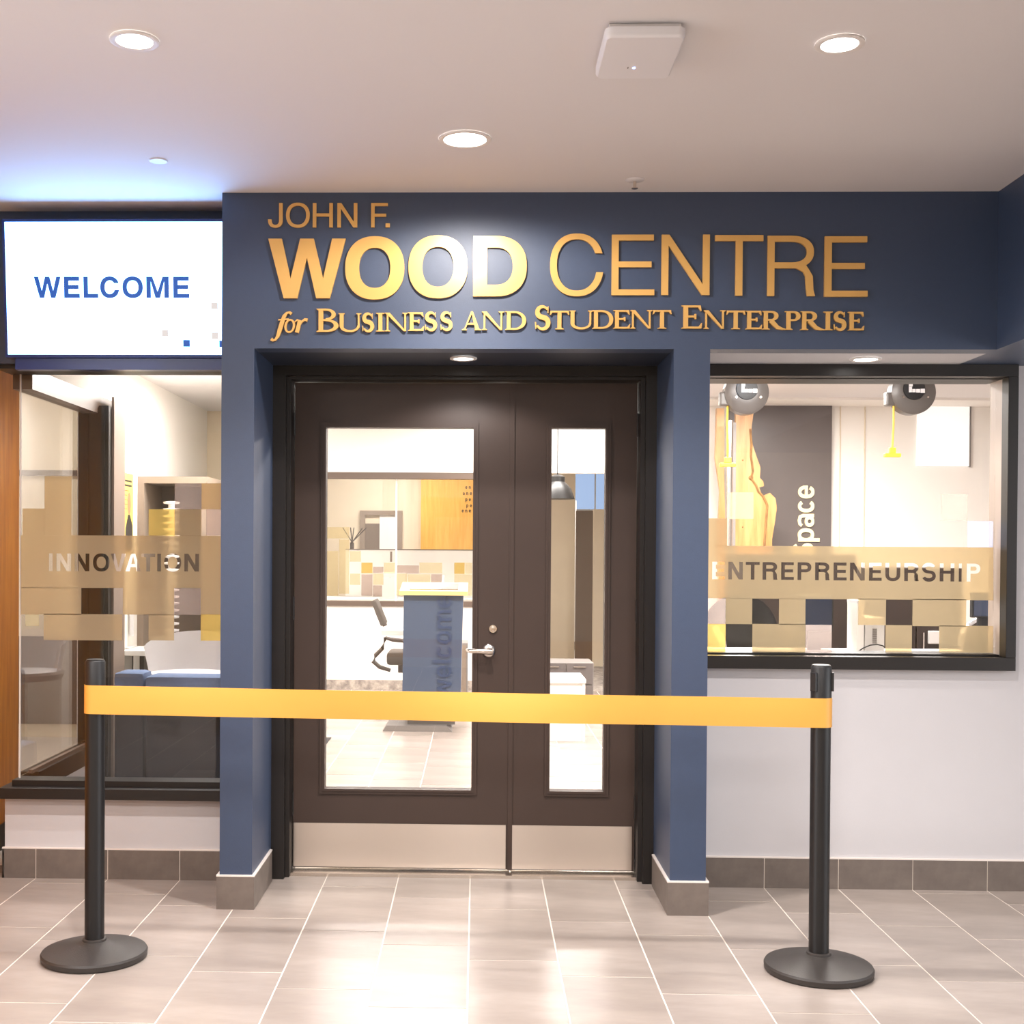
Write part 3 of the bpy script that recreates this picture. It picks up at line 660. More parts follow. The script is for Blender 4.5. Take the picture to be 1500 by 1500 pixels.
for ch, a, b in (('W', 50, 89.5), ('E', 94, 117), ('L', 122.5, 144), ('C', 147, 175), ('O', 179.5, 209.5), ('M', 214.5, 247.5), ('E', 254, 277.5)):
    p = at(a, 436, sy); q = at(b, 436, sy); t_ = at(a, 405.3, sy); h = t_.z - p.z; sc = (p - CAM).length / FPX / h
    letter_bm(sans(ch, (q.x - p.x) / h, 6.4 * sc, 5.6 * sc), p.x, p.z, h, sy - .0015, sy, f=tiltf, bm=bm)
part('screen_text', bm, M['screenblue'], scr)
for a, b, c, d, m in ((267, 277, 497, 507, 'screenblue'), (320, 326, 498, 507.5, 'screenblue'), (309, 319, 443, 452.5, 'screenpale'), (236, 245.5, 482.5, 492, 'screenpale'), (309, 319, 486, 496, 'screenpale')):
    p = at(a, d, sy); q = at(b, c, sy)
    part('screen_square', prism(new(), [rp((p.x, p.z, q.x, q.z))], tiltf, (sy - .0015, sy)), M[m], scr)
part('wall_bracket', B(xs0 + .1, xs1 - .1,   .215, .259, tz0 + .1, tz1 - .12), M['black'], scr)
part('lower_speaker_bar', B(xs0 + .035, xs1, sy + .03, sy + .075, pz(540, sy, 160), tz0 + .0), M['bezel'], scr)

# ================================================================== CEILING FITTINGS
def downlight(x, y, z, r, label):
    t = thing('downlight', label, 'light', (x, y, z), 'round recessed downlights')
    bm = new(); n = 48
    prof = [(r, z - .001), (r + .0, z - .006), (r - .006, z - .008), (r - .016, z - .006), (r - .018, z - .001)]
    rings = [[bm.verts.new((x + a * math.cos(2 * math.pi * i / n), y + a * math.sin(2 * math.pi * i / n), b)) for i in range(n)] for a, b in prof]
    for p_, q_ in zip(rings, rings[1:]):
        for i in range(n): bm.faces.new((p_[i], p_[(i + 1) % n], q_[(i + 1) % n], q_[i]))
    part('trim_ring', bm, M['ring'], t, True)
    part('lit_lens', lathe(new(), [(r - .017, z - .0045), (r - .017, z - .001)], x, y, 40), M['lamp'], t)
downlight(-0.919, -1.457, CEIL, .066, 'round white downlight at the upper left of the ceiling')
downlight(0.997, -1.409, CEIL, .066, 'round white downlight at the upper right of the ceiling')
downlight(-0.028, -0.631, CEIL, .088, 'round white downlight in the ceiling above the gold lettering')
downlight(-0.039, 0.228, SOF, .055, 'small round downlight in the dark soffit over the doors')
downlight(1.576, 0.227, SOF, .062, 'small round downlight in the white soffit over the right window')
ap = thing('access_point', 'white square network access point with blue light on the ceiling', 'access point', (.45, -1.36, CEIL - .04))
c0, c1, c2, c3 = at(877, 58, 0), None, None, None
def atz(u, v, Z):
    r = ray(u, v); return CAM + r * ((Z - CAM.z) / r.z)
A1, A2, A3, A4 = atz(882, 50, CEIL - .035), atz(998, 54, CEIL - .035), atz(990, 112, CEIL - .035), atz(872, 112, CEIL - .035)
cxm = (A1.x + A2.x + A3.x + A4.x) / 4; cym = (A1.y + A3.y) / 2; hx = .105; hy = abs(A1.y - A3.y) / 2
hy = max(hy, .10)
part('mount_plate', box(new(), cxm - hx * .9, cxm + hx * .9, cym - hy * .9, cym + hy * .9, CEIL - .015, CEIL - .001, .003), M['ring'], ap)
bm = new(); rr = .022; rings = []
for ins, z in ((.0, CEIL - .015), (.0, CEIL - .034), (.002, CEIL - .039), (.006, CEIL - .0425)):
    ring = []
    for (sx, sy_, a0) in ((1, 1, 0), (-1, 1, 90), (-1, -1, 180), (1, -1, 270)):
        ring += [bm.verts.new((cxm + sx * (hx - rr) + (rr - ins) * math.cos(R(a0 + q)), cym + sy_ * (hy - rr) + (rr - ins) * math.sin(R(a0 + q)), z)) for q in range(0, 91, 15)]
    rings.append(ring)
for a_, b_ in zip(rings, rings[1:]):
    for q in range(len(a_)): bm.faces.new((a_[q], a_[(q + 1) % len(a_)], b_[(q + 1) % len(a_)], b_[q]))
bm.faces.new(rings[0]); bm.faces.new(rings[-1][::-1])
part('cover', bm, M['plastic'], ap, True)
lp = atz(928.5, 99.5, CEIL - .043)
part('status_light', lathe(new(), [(.004, CEIL - .0445), (.004, CEIL - .041)], lp.x, lp.y, 12), M['led'], ap)
part('mark', B(lp.x - .018, lp.x - .015, lp.y - .006, lp.y + .006, CEIL - .0430, CEIL - .0415), M['greycab'], ap)
sp = thing('fire_sprinkler', 'small white fire sprinkler hanging below the ceiling by the header', 'sprinkler', (.599, -.162, CEIL - .04))
part('escutcheon', lathe(new(), [(.008, CEIL - .006), (.030, CEIL - .005), (.036, CEIL - .001)], .599, -.162, 32), M['plastic'], sp, True)
part('stem', lathe(new(), [(.006, CEIL - .03), (.006, CEIL - .005)], .599, -.162, 16), M['nickel'], sp, True)
part('deflector', lathe(new(), [(.012, CEIL - .034), (.012, CEIL - .031)], .599, -.162, 20), M['nickel'], sp)
cp_ = atz(232, 235, CEIL)
solo('ceiling_cover', lathe(new(), [(.030, CEIL - .004), (.034, CEIL - .001)], cp_.x, cp_.y, 32), M['plastic'], 'flat round concealed sprinkler cover on the ceiling left of the header', 'cover', smooth=True)
for (x, y) in LOBBY_FILL_PANELS:
    t = thing('ceiling_panel_light', ['added fill light panel on the lobby ceiling left of the viewer', 'added fill light panel on the lobby ceiling right of the viewer', 'added fill light panel on the lobby ceiling behind the viewer'][LOBBY_FILL_PANELS.index((x, y))], 'light', (x, y, CEIL - .02), 'added ceiling fill panels')
    part('frame', B(x - .63, x + .63, y - .33, y + .33, CEIL - .012, CEIL - .001), M['ring'], t)
    part('lens', B(x - .6, x + .6, y - .3, y + .3, CEIL - .018, CEIL - .012), M['panel'], t)
for (x, y) in OFFICE_PANELS:
    t = thing('ceiling_panel_light', 'slim office ceiling light ' + ['just inside the doors', 'above the blue lectern', 'near the right window', 'above the middle of the studio', 'near the opening to the far room', 'at the left of the office'][OFFICE_PANELS.index((x, y))], 'light', (x, y, CEIL - .02), 'office ceiling lights')
    part('frame', B(x - .62, x + .62, y - .17, y + .17, CEIL - .015, CEIL - .001), M['ring'], t)
    part('lens', B(x - .6, x + .6, y - .15, y + .15, CEIL - .022, CEIL - .015), M['panel'], t)

# ================================================================== STANCHIONS AND BELT
PL = Vector((-1.285, -.600)); PR = Vector((1.176, -.632)); RP = .0340
def stanchion(p, ztop, label, slots):
    t = thing('stanchion_post', label, 'stanchion', (p.x, p.y, 0), 'crowd control posts')
    part('base', lathe(new(), [(.168, 0), (.177, .004), (.179, .020), (.175, .027), (.060, .052), (.044, .058), (.040, .060)], p.x, p.y, 72), M['cast'], t, True)
    part('base_collar', lathe(new(), [(.041, .058), (.040, .066), (.036, .068)], p.x, p.y, 32), M['cast'], t, True)
    part('pole', lathe(new(), [(RP - .001, .062), (RP - .001, ztop - .165)], p.x, p.y, 40), M['black'], t, True)
    part('belt_housing', lathe(new(), [(RP, ztop - .165), (RP, ztop - .006), (RP - .003, ztop - .001)], p.x, p.y, 40), M['blackplastic'], t, True)
    part('cap', lathe(new(), [(RP - .004, ztop - .002), (RP - .004, ztop + .002), (RP - .008, ztop + .003)], p.x, p.y, 40), M['blackplastic'], t, True)
    for a in slots:
        c_, s_ = math.cos(R(a)), math.sin(R(a)); bm = new()
        box(bm, -.012, .012, -.004, .006, ztop - .085, ztop - .022, .002)
        bmesh.ops.transform(bm, matrix=Matrix.Translation((p.x + c_ * (RP + .001), p.y + s_ * (RP + .001), 0)) @ Matrix.Rotation(R(a - 90), 4, 'Z'), verts=bm.verts)
        part('belt_slot', bm, M['blackplastic'], t)
ztL = at(139, 968, PL.y - RP).z; ztR = at(1194, 976, PR.y - RP).z
stanchion(PL, ztL, 'black belt barrier post in front of the left window', (75,))
stanchion(PR, ztR, 'black belt barrier post in front of the white wall under the right window', (215, -15, 75))
bt0, bb0 = at(139, 1004, PL.y - RP).z, at(139, 1046, PL.y - RP).z
bt1, bb1 = at(1194, 1023, PR.y - RP).z, at(1194, 1066, PR.y - RP).z
rb = RP + .0025; path = []
for i in range(13):
    a = R(165 + 105 * i / 12); path.append((PL.x + rb * math.cos(a), PL.y + rb * math.sin(a), 0.0))
n = 60
for i in range(1, n):
    f_ = i / n; x = PL.x + (PR.x - PL.x) * f_; y = PL.y - rb + (PR.y - PL.y) * f_ + .004 * math.sin(f_ * math.pi * 5.3) * math.sin(math.pi * f_)
    path.append((x, y, f_))
for i in range(13):
    a = R(-90 + 105 * i / 12); path.append((PR.x + rb * math.cos(a), PR.y + rb * math.sin(a), 1.0))
bm = new(); rows = []
for k, (x, y, f_) in enumerate(path):
    col_ = []
    sag = .004 * math.sin(math.pi * f_); tw = math.sin(f_ * math.pi * 4.4) * .006 * math.sin(math.pi * f_)
    for j in range(7):
        g = j / 6; z = (bb0 + (bb1 - bb0) * f_) * (1 - g) + (bt0 + (bt1 - bt0) * f_) * g - sag * .3
        col_.append(bm.verts.new((x, y + tw * (g - .5) * 2 - (.0015 * math.sin(math.pi * g) if 0 < f_ < 1 else 0), z)))
    rows.append(col_)
for a, b in zip(rows, rows[1:]):
    for j in range(6): bm.faces.new((a[j], a[j + 1], b[j + 1], b[j]))
bmesh.ops.recalc_face_normals(bm, faces=bm.faces[:])
bmesh.ops.solidify(bm, geom=bm.faces[:], thickness=.0012)
solo('barrier_belt', bm, M['belt'], 'wide golden yellow belt stretched between the two black posts', 'belt', smooth=True)

# ================================================================== FROSTED FILMS
fm1 = thing('window_film', 'frosted cream film of squares reading INNOVATION on the left window', 'window film', (-1.45, .466, 1.2))
fm2 = thing('window_film', 'frosted cream film of squares reading ENTREPRENEURSHIP on the right window', 'window film', (1.6, .49, 1.1))
def cell(parent, Y, u0, u1, v0, v1, m='film', name='film_square'):
    a = at(u0, v1, Y); b = at(u1, v0, Y)
    return part(name, B(a.x, b.x, Y, Y + .0015, a.z, b.z), M[m], parent)
def band(parent, Y, u0, u1, va0, va1, vb0, vb1, letters, vlt, vlb, st):
    """main strip with the word cut out of it; v differs slightly left/right"""
    p = [at(u0, vb0, Y), at(u1, vb1, Y), at(u1, va1, Y), at(u0, va0, Y)]
    loops = [[(q.x, q.z) for q in p]]; isl = []
    for ch, a, b in letters:
        f_ = (a - u0) / (u1 - u0); vb = vlb[0] + (vlb[1] - vlb[0]) * f_; vt = vlt[0] + (vlt[1] - vlt[0]) * f_
        q = at(a, vb, Y); r_ = at(b, vb, Y); t_ = at(a, vt, Y); h = t_.z - q.z; sc = (q - CAM).length / FPX / h
        for sh in sans(ch, (r_.x - q.x) / h, st[0] * sc, st[1] * sc):
            for i, L in enumerate(sh):
                L2 = [(q.x + x * h, q.z + z * h) for x, z in L]
                if i == 0: loops.append(L2)
                else: isl.append(L2)
    bm = new(); prism(bm, loops, XZ, (Y, Y + .0015))
    for L in isl: prism(bm, [L], XZ, (Y, Y + .0015))
    part('film_strip', bm, M['film'], parent)
F1 = .466
band(fm1, F1, 30.5, 324.5, 784, 785, 861, 861.5,
     [('I', 71.6, 77), ('N', 82.7, 104), ('N', 109.5, 130.8), ('O', 136, 160.5), ('V', 162.5, 184.5), ('A', 183.8, 206), ('T', 207, 227), ('I', 230.2, 235.6), ('O', 240.3, 265.3), ('N', 269.8, 291.4)],
     (810.6, 811.3), (836.4, 837.3), (5.4, 4.6))
for c_ in ((33, 65, 745, 784), (65, 105, 697.5, 784), (256, 295, 746, 784.5), (295, 324, 708, 746), (30.5, 119, 861, 900), (180, 255, 861.3, 900.2), (294, 324, 861.5, 900), (64, 179, 900, 937.5), (217.5, 255, 900.2, 938)): cell(fm1, F1, *c_)
for c_ in ((217.7, 256, 746, 784.5, 'film_yellow'), (256, 295, 708, 746, 'film_mauve'), (302, 324, 746, 784.5, 'film_mauve'), (255, 294, 861.5, 900.5, 'film_mauve'), (294, 324, 900, 938.5, 'film_yellow'), (37, 57, 900, 917, 'film_pale')): cell(fm1, F1, *c_)
F2 = .492
EN = [('E', 1043.2, 1061.6), ('N', 1066.8, 1088), ('T', 1092.3, 1112.7), ('R', 1117, 1139), ('E', 1144.3, 1163), ('P', 1168.3, 1188.5), ('R', 1194, 1215.5), ('E', 1221, 1240.3), ('N', 1245, 1266.8), ('E', 1273, 1291.6), ('U', 1296.8, 1318.9), ('R', 1324.5, 1346), ('S', 1350, 1371.2), ('H', 1376.5, 1398), ('I', 1404.4, 1408.8), ('P', 1416, 1436)]
band(fm2, F2, 1034, 1455, 799.2, 801.8, 876.2, 879.5, EN, (822.7, 825.8), (848.4, 852.4), (5.2, 4.2))
for c_ in ((1034, 1065.4, 759.4, 799.4), (1063, 1102, 876.5, 914), (1141, 1180, 877, 915), (1257, 1298, 877.6, 915.5), (1336.7, 1415.5, 878, 917), (1102, 1180, 914.5, 954.5), (1297, 1336, 916, 955.5), (1375.5, 1455, 917, 956)): cell(fm2, F2, *c_)
for c_ in ((1066, 1104, 721.3, 759.7, 'film_pale'), (1378.3, 1417.2, 724, 762.5, 'film_mauve'), (1417.2, 1455, 763.5, 801.7, 'film_blue'), (1034, 1063, 876.2, 914, 'film_mauve'), (1034, 1063, 914, 954, 'film_yellow'), (1180, 1218.5, 915.5, 955, 'film_mauve')): cell(fm2, F2, *c_)

# ================================================================== SMALL ROOM BEHIND THE LEFT WINDOW
def q_(u, v, X): return atx(u, v, X)
XP = XW + .004
p0, p1 = atx(176.5, 691, XP), atx(193.8, 783, XP)
pz0 = atx(193.8, 810, XP).z
pt = atx(193.8, 695, XP).z
po = thing('poster', 'yellow poster with a suited man portrait on the white wall', 'poster', (XP, (p0.y + p1.y) / 2, pz0))
ya, yb = atx(176, 740, XP).y, atx(194, 740, XP).y
part('sheet', B(XP, XP + .004, ya, yb, pz0, pt), M['poster'], po)
wy = yb - ya
bm = new()
for i in range(7): 
    zz = pt - .05 - i * .026
    box(bm, XP + .004, XP + .0045, ya + wy * .12, ya + wy * (.88 if i < 2 else .5 + .2 * ((i * 7) % 3) / 3), zz, zz + (.012 if i < 2 else .004))
part('printed_text', bm, M['ink'], po)
cyp = ya + wy * .66
part('printed_suit', prism(new(), [[(cyp - wy * .32, pz0 + .01), (cyp + wy * .3, pz0 + .01), (cyp + wy * .28, pz0 + .16), (cyp + .02, pz0 + .22), (cyp - .02, pz0 + .22), (cyp - wy * .28, pz0 + .14)]], YZ, (XP + .004, XP + .0045)), M['ink'], po)
part('printed_head', prism(new(), [[(cyp + wy * .15 * math.cos(a * math.pi / 12), pz0 + .285 + .065 * math.sin(a * math.pi / 12)) for a in range(24)]], YZ, (XP + .0046, XP + .005)), M['skinprint'], po)
# privacy booth on desk
by0, by1 = 2.50, 2.95
bx0, bx1 = px(202, by0), px(302, by0); bz1 = pz(698, by0, 250); bz0 = .83
pv = thing('privacy_screen', 'tall taupe felt privacy surround standing on the white desk', 'desk screen', ((bx0 + bx1) / 2, by1, bz0))
part('back_panel', B(bx0, bx1, by1 - .03, by1, bz0, bz1), M['taupedark'], pv)
part('side_panel', B(bx0 - .005, bx0 + .035, by0, by1 - .03, bz0, bz1), M['taupe'], pv); part('side_panel', B(bx1 - .03, bx1 + .005, by0, by1 - .03, bz0, bz1), M['taupe'], pv)
part('top_panel', B(bx0 + .035, bx1 - .03, by0, by1 - .03, bz1 - .04, bz1), M['taupe'], pv)
dk = thing('desk', 'white desk with taupe privacy surround in the small room', 'desk', (-1.5, 3.0, 0))
dx0, dx1 = px(165, 2.3), px(266, 2.3)
part('desk_top', box(new(), max(dx0, XW + .01), dx1, 2.15, 3.0, .80, .83, .004), M['inwhite'], dk)
for lx in (XW + .08, dx1 - .05):
    for ly in (2.2, 2.95): part('leg', lathe(new(), [(.018, .004), (.018, .80)], lx, ly, 12), M['inwhite'], dk)
dxa, dxb = px(201, 2.5), px(218, 2.5)
part('drawer_unit', B(dxa, dxb, 2.4, 2.9, .02, .80), M['dark'], dk)
lm = thing('ribbed_column', 'white ribbed column on the desk before the taupe screen', 'lamp', (px(251, 2.38), 2.38, .83))  # column of stacked white ribs, a guessed object
lx = px(251, 2.38)
for i in range(22):
    z = .845 + i * .039
    part('rib', lathe(new(), [(.02, z), (.045, z + .004), (.047, z + .014), (.02, z + .018)], lx, 2.38, 20), M['plastic'], lm, True)
part('post', lathe(new(), [(.018, .83), (.018, .845 + 21 * .039)], lx, 2.38, 16), M['plastic'], lm)
mo = thing('desktop_monitor', 'white computer monitor at the left end of the small room desk', 'monitor', (px(184, 2.3), 2.3, .83))
mx = px(188, 2.3)
part('shell', box(new(), XW + .02, mx + .02, 2.30, 2.33, .90, 1.12, .008), M['plastic'], mo)
part('stand', tube(new(), [(mx - .05, 2.35, .98), (mx - .05, 2.37, .88), (mx - .05, 2.34, .84)], [.02, .02, .02], 10), M['plastic'], mo, True)
part('foot', box(new(), mx - .08, mx + .02, 2.26, 2.40, .83, .84, .003), M['plastic'], mo)
# white shell chair
wc = thing('shell_chair', 'white moulded shell chair between blue sofa and white desk', 'chair', (-1.38, 2.05, 0))
cxx, cyy = px(278, 1.72), 1.72
bm = new(); n = 14; rows = []
for j in range(8):
    g = j / 7; row = []
    for i in range(n + 1):
        a = R(-100 + 200 * i / n); rx = .20 + .03 * g; 
        row.append(bm.verts.new((cxx + rx * math.sin(a), cyy - .0 + .21 * math.cos(a) - .02 + .04 * g * math.cos(a), .74 + (.22 * g) * (0.45 + .55 * (math.cos(a) * .5 + .5)))))
    rows.append(row)
for a, b in zip(rows, rows[1:]):
    for i in range(n): bm.faces.new((a[i], a[i + 1], b[i + 1], b[i]))
bmesh.ops.solidify(bm, geom=bm.faces[:], thickness=.012)
part('backrest', bm, M['plastic'], wc, True)
part('seat', lathe(new(), [(.05, .70), (.2, .71), (.215, .74), (.21, .755), (.05, .745)], cxx, cyy, 32), M['plastic'], wc, True)
part('pedestal', lathe(new(), [(.025, .05), (.025, .70)], cxx, cyy, 16), M['nickel'], wc, True)
for i in range(4):
    a = R(45 + 90 * i); part('leg', tube(new(), [(cxx, cyy, .07), (cxx + .26 * math.cos(a), cyy + .26 * math.sin(a), .02)], [.018, .014], 8), M['nickel'], wc)
# sofa backs
def sofa(u0, u1, v, Y, label):
    a, b = px(u0, Y), px(u1, Y); z = pz(v, Y, 240)
    t = thing('sofa', label, 'sofa', ((a + b) / 2, Y + .3, 0), 'blue sofas behind the left window')
    part('back_frame', box(new(), a, b, Y, Y + .10, .06, z - .07, .012), M['fabshade'], t)
    part('back_cushion', box(new(), a - .005, b + .005, Y - .01, Y + .16, z - .085, z, .03), M['fablit'], t, True)
    part('seat_cushion', box(new(), a, b, Y + .10, Y + .34, .28, .44, .03), M['fablit'], t, True)
    part('seat_frame', B(a + .01, b - .01, Y + .10, Y + .33, .08, .28), M['fabshade'], t)
    for sx in (a + .04, b - .04):
        for syy in (Y + .04, Y + .29): part('leg', lathe(new(), [(.012, 0), (.016, .08)], sx, syy, 10), M['black'], t)
sofa(214, 330, 990, 1.00, 'blue sofa, top coloured as lit, seen from behind right behind the left window')
sofa(168, 211, 985, 1.05, 'narrow blue armchair, top coloured as lit, seen from behind by the side glass')

# ================================================================== OFFICE BEHIND THE DOORS
YB = 7.70
xr = px(748, YB)
wx0, wx1 = -3.2, px(715, YB)
wz0, wz1 = pz(888, YB, 560), pz(692, YB, 560)
bm = new(); prism(bm, [[(-4, 0), (xr, 0), (xr, CEIL), (-4, CEIL)], [(wx0, wz0), (wx1, wz0), (wx1, wz1), (wx0, wz1)]], XZ, (YB, YB + .12))
struct('wall_office_back', bm, M['inwhite'], 'white office back wall with a long inner window', 'wall')
struct('wall_office_beam', B(xr, px(1040, YB) + .1, YB, YB + .12, pz(693, YB, 840), CEIL), M['inwhite'], 'white beam over the opening to the far room', 'wall')
struct('wall_office_left', B(-4.1, -4, 4.5, 16, 0, CEIL), M['inwhite'], 'white left wall of the office', 'wall')
struct('wall_office_left_near', B(-4.1, -1.18, 4.5, 4.58, 0, CEIL), M['inwhite'], 'white office wall behind the small room', 'wall')
struct('baseboard_office', B(-4, xr, YB - .012, YB, 0, .10), M['carpet'], 'mottled pale baseboard of the office back wall', 'baseboard')
w3 = thing('window_3', 'long dark framed inner window in the office back wall', 'window', ((wx0 + wx1) / 2, YB, wz0)); w3['kind'] = 'structure'
ft = .065
part('frame_top', B(wx0, wx1, YB - .02, YB + .10, wz1 - ft, wz1), M['wframe'], w3); part('frame_bottom', B(wx0, wx1, YB - .02, YB + .10, wz0, wz0 + ft * .8), M['wframe'], w3)
part('frame_side', B(wx0, wx0 + ft, YB - .02, YB + .10, wz0 + ft, wz1 - ft), M['wframe'], w3); part('frame_side', B(wx1 - ft, wx1, YB - .02, YB + .10, wz0 + ft, wz1 - ft), M['wframe'], w3)
part('glass_pane', B(wx0 + ft, wx1 - ft, YB + .04, YB + .046, wz0 + ft * .8, wz1 - ft), M['glass'], w3)
xg = px(580, YB); part('pane_joint', B(xg - .008, xg + .008, YB + .038, YB + .048, wz0 + ft * .8, wz1 - ft), M['inwhite'], w3)
f3 = thing('window_film', 'pale and yellow translucent squares on the office inner window', 'window film', (-.9, YB + .03, wz0))
F3 = YB + .030
random.seed(4)
for c_ in ((478, 512, 772, 789, 'film_pale'), (478, 496, 807, 873, 'film_pale'), (496, 512, 790, 870, 'film_pale'), (512, 529, 807, 823, 'film_pale'), (529, 546, 824, 840, 'film_yellow'), (546, 562, 830, 840, 'film_mauve'), (562, 579, 824, 840, 'film_pale'),
           (512, 528, 840, 857, 'film_pale'), (529, 546, 841, 873, 'film_mauve'), (546, 562, 840, 857, 'film_pale'), (546, 560, 857, 874, 'film_mauve'), (581, 614, 828, 840, 'film_mauve'), (614, 648, 824, 840, 'film_pale'), (665, 681, 824, 841, 'film_yellow'), (681, 692, 824, 841, 'film_pale'), (631, 648, 841, 855, 'film_mauve'), (665, 692, 841, 873, 'film_pale'), (580, 597, 840, 873, 'film_pale'), (597, 631, 841, 855, 'film_pale')):
    cell(f3, F3, c_[0] + .3, c_[1] - .3, c_[2] + .3, c_[3] - .3, c_[4])
# room behind the inner window
YR = 11.0
struct('wall_back_room', B(-4, xr + .9, YR, YR + .1, 0, CEIL), M['beige'], 'beige end wall seen through the inner window', 'wall')
xa = px(616, YR - .2)
struct('wall_back_room_wood', B(xa, xa + 1.3, YR - .16, YR, 0, CEIL), M['oak'], 'honey wood wall panel with small lettering in the back room', 'wall')
bm = new(); 
for i, (v, txt) in enumerate(((713, 'en'), (722, 'one'), (731, 'pe'), (740, 'pe'), (747.5, 'ene'))):
    u = 692 - len(txt) * 5.2 + (1.5 if i % 2 else 0)
    for k, ch in enumerate(txt):
        p = at(u + k * 5.2, v + 3, YR - .165); letter_bm(sans(ch, .55, .16, .14), p.x, p.z, .045, YR - .163, YR - .160, bm=bm)
solo('wall_lettering', bm, M['ink'], 'small dark lettering on the honey wood panel', 'lettering')
dw = thing('door_frame', 'taupe framed doorway in the beige back room wall', 'door frame', (px(558, YR), YR, 0)); 
da, db, dt = px(527, YR - .05), px(589, YR - .05), pz(748, YR - .05, 558)
for a, b in ((da, da + .065), (db - .065, db)): part('jamb', B(a, b, YR - .05, YR, 0, dt), M['taupe'], dw)
part('head', B(da + .065, db - .065, YR - .05, YR, dt - .055, dt), M['taupe'], dw)
part('door_panel', B(da + .065, px(556, YR), YR - .03, YR - .005, 0, pz(767, YR, 540)), M['taupedark'], dw)
part('lit_panel', B(px(556, YR), db - .065, YR - .02, YR - .004, 0, dt - .055), M['inwhite'], dw)
# counter in back room with reed vase and computer
YC = 8.6
ct = thing('counter', 'long white counter behind the office inner window', 'counter', (-1, YC + .2, 0))
cz = pz(806, YC + .5, 600)
ld = thing('ledge_panel', 'pale low partition with thin dark top edge behind the office inner window', 'partition', (-1, YC + .52, 0))
part('panel_board', B(-1.45, px(700, YC), YC + .5, YC + .55, 0, cz), M['inwhite'], ld)
part('counter_edge', B(-1.45, px(700, YC), YC + .49, YC + .56, cz, cz + .012), M['wframe'], ld)
zt = pz(876, YC, 570); part('counter_top', B(-2.6, px(700, YC), YC - .35, YC + .48, zt - .03, zt), M['inwhite'], ct)
for lx_ in (-2.5, -.2): part('leg', B(lx_, lx_ + .05, YC - .3, YC - .25, 0, zt - .03), M['inwhite'], ct)
part('cable_slot', B(px(571.5, YC + .5), px(574.5, YC + .5), YC + .495, YC + .5, pz(823, YC + .5, 573), pz(808, YC + .5, 573)), M['taupe'], ld)
vp = at(515.7, 805, YC + .52)
vs = thing('reed_diffuser', 'dark bottle with splayed reeds on the counter ledge', 'diffuser', (vp.x, YC + .52, cz + .012))
part('bottle', lathe(new(), [(.022, cz + .012), (.023, cz + .075), (.012, cz + .09), (.011, cz + .10)], vp.x, YC + .52, 16), M['dark'], vs, True)
for dx, dz in ((-.105, .16), (-.018, .16), (.02, .16), (.115, .155), (.16, .16)):
    part('reed', tube(new(), [(vp.x, YC + .52, cz + .085), (vp.x + dx, YC + .52, cz + .09 + dz)], .006, 6), M['dark'], vs)
ic = thing('desktop_computer', 'silver all in one computer with dark fruit logo seen from behind', 'computer', (px(570, YC), YC, zt))
ia, ib = px(556, YC), px(588, YC)
part('shell', box(new(), ia - .05, ib + .05, YC - .02, YC + .01, zt + .10, pz(838, YC, 570), .012), M['monitor'], ic)
part('stand', box(new(), px(560, YC), px(583, YC), YC - .04, YC - .02, zt, zt + .22, .004), M['monitor'], ic)
part('foot', box(new(), px(558, YC), px(584, YC), YC - .12, YC + .05, zt, zt + .012, .003), M['monitor'], ic)
lc = at(570, 851.5, YC - .042); s_ = .030; YF = YC - .021
ap_ = [(-.02, .78), (.25, .95), (.62, .90), (.85, .62), (.62, .42), (.56, .10), (.72, -.22), (.92, -.38), (.72, -.80), (.42, -1.05), (.15, -.97), (-.05, -.90), (-.28, -.97), (-.50, -1.03), (-.80, -.75), (-.98, -.25), (-.98, .22), (-.80, .66), (-.50, .90), (-.25, .92)]
part('logo', prism(prism(new(), [[(lc.x + a * s_, lc.z + b * s_ * .9) for a, b in ap_]], XZ, (YF - .003, YF)), [[(lc.x + a * s_, lc.z + b * s_) for a, b in ((.02, 1.0), (.0, 1.25), (.2, 1.5), (.38, 1.55), (.36, 1.28), (.18, 1.04))]], XZ, (YF - .003, YF)), M['ink'], ic)
# far room to the right (dusk windows)
YF2 = 15.2
struct('wall_far', B(-.3, 3.5, YF2, YF2 + .1, 0, CEIL), M['beige'], 'beige far wall with dusk window', 'wall')
w4 = thing('window_4', 'bluish dusk window at the far end behind the narrow door pane', 'window', (px(850, YF2), YF2, 1.6)); w4['kind'] = 'structure'
part('dusk_glass', B(px(795, YF2), px(905, YF2), YF2 - .02, YF2 - .005, pz(746, YF2, 850), pz(688, YF2, 850)), M['dusk'], w4)
part('frame_bottom', B(px(795, YF2), px(905, YF2), YF2 - .04, YF2, pz(749, YF2, 850), pz(746, YF2, 850)), M['inwhite'], w4)
part('mullion', B(px(870, YF2), px(872, YF2), YF2 - .04, YF2, pz(746, YF2, 850), pz(688, YF2, 850)), M['inwhite'], w4)
YW = 13.0
struct('wall_far_partition', B(px(780, YW), px(844, YW), YW, YW + .1, .12, pz(733, YW, 825)), M['inwhite'], 'white free standing partition in the far room', 'partition')
struct('baseboard_far', B(px(780, YW), px(844, YW), YW - .01, YW + .1, 0.006, .12), M['greycab'], 'grey base of the far partition', 'baseboard')
struct('wall_far_column', B(px(844, 10.5), px(869.5, 10.5), 10.5, 10.6, .006, pz(748, 10.5, 857)), M['taupedark'], 'dark taupe panel in the far room', 'panel')
struct('wall_far_column_pale', B(px(869.5, 10.4), px(898, 10.4), 10.4, 10.6, .006, pz(746, 10.4, 880)), M['beige'], 'pale beige panel beside the dark taupe panel', 'panel')
pl = thing('pendant_lamp', 'dark grey dome pendant lamp behind the narrow door pane', 'lamp', (px(822, 7.2), 7.2, pz(731, 7.2)))
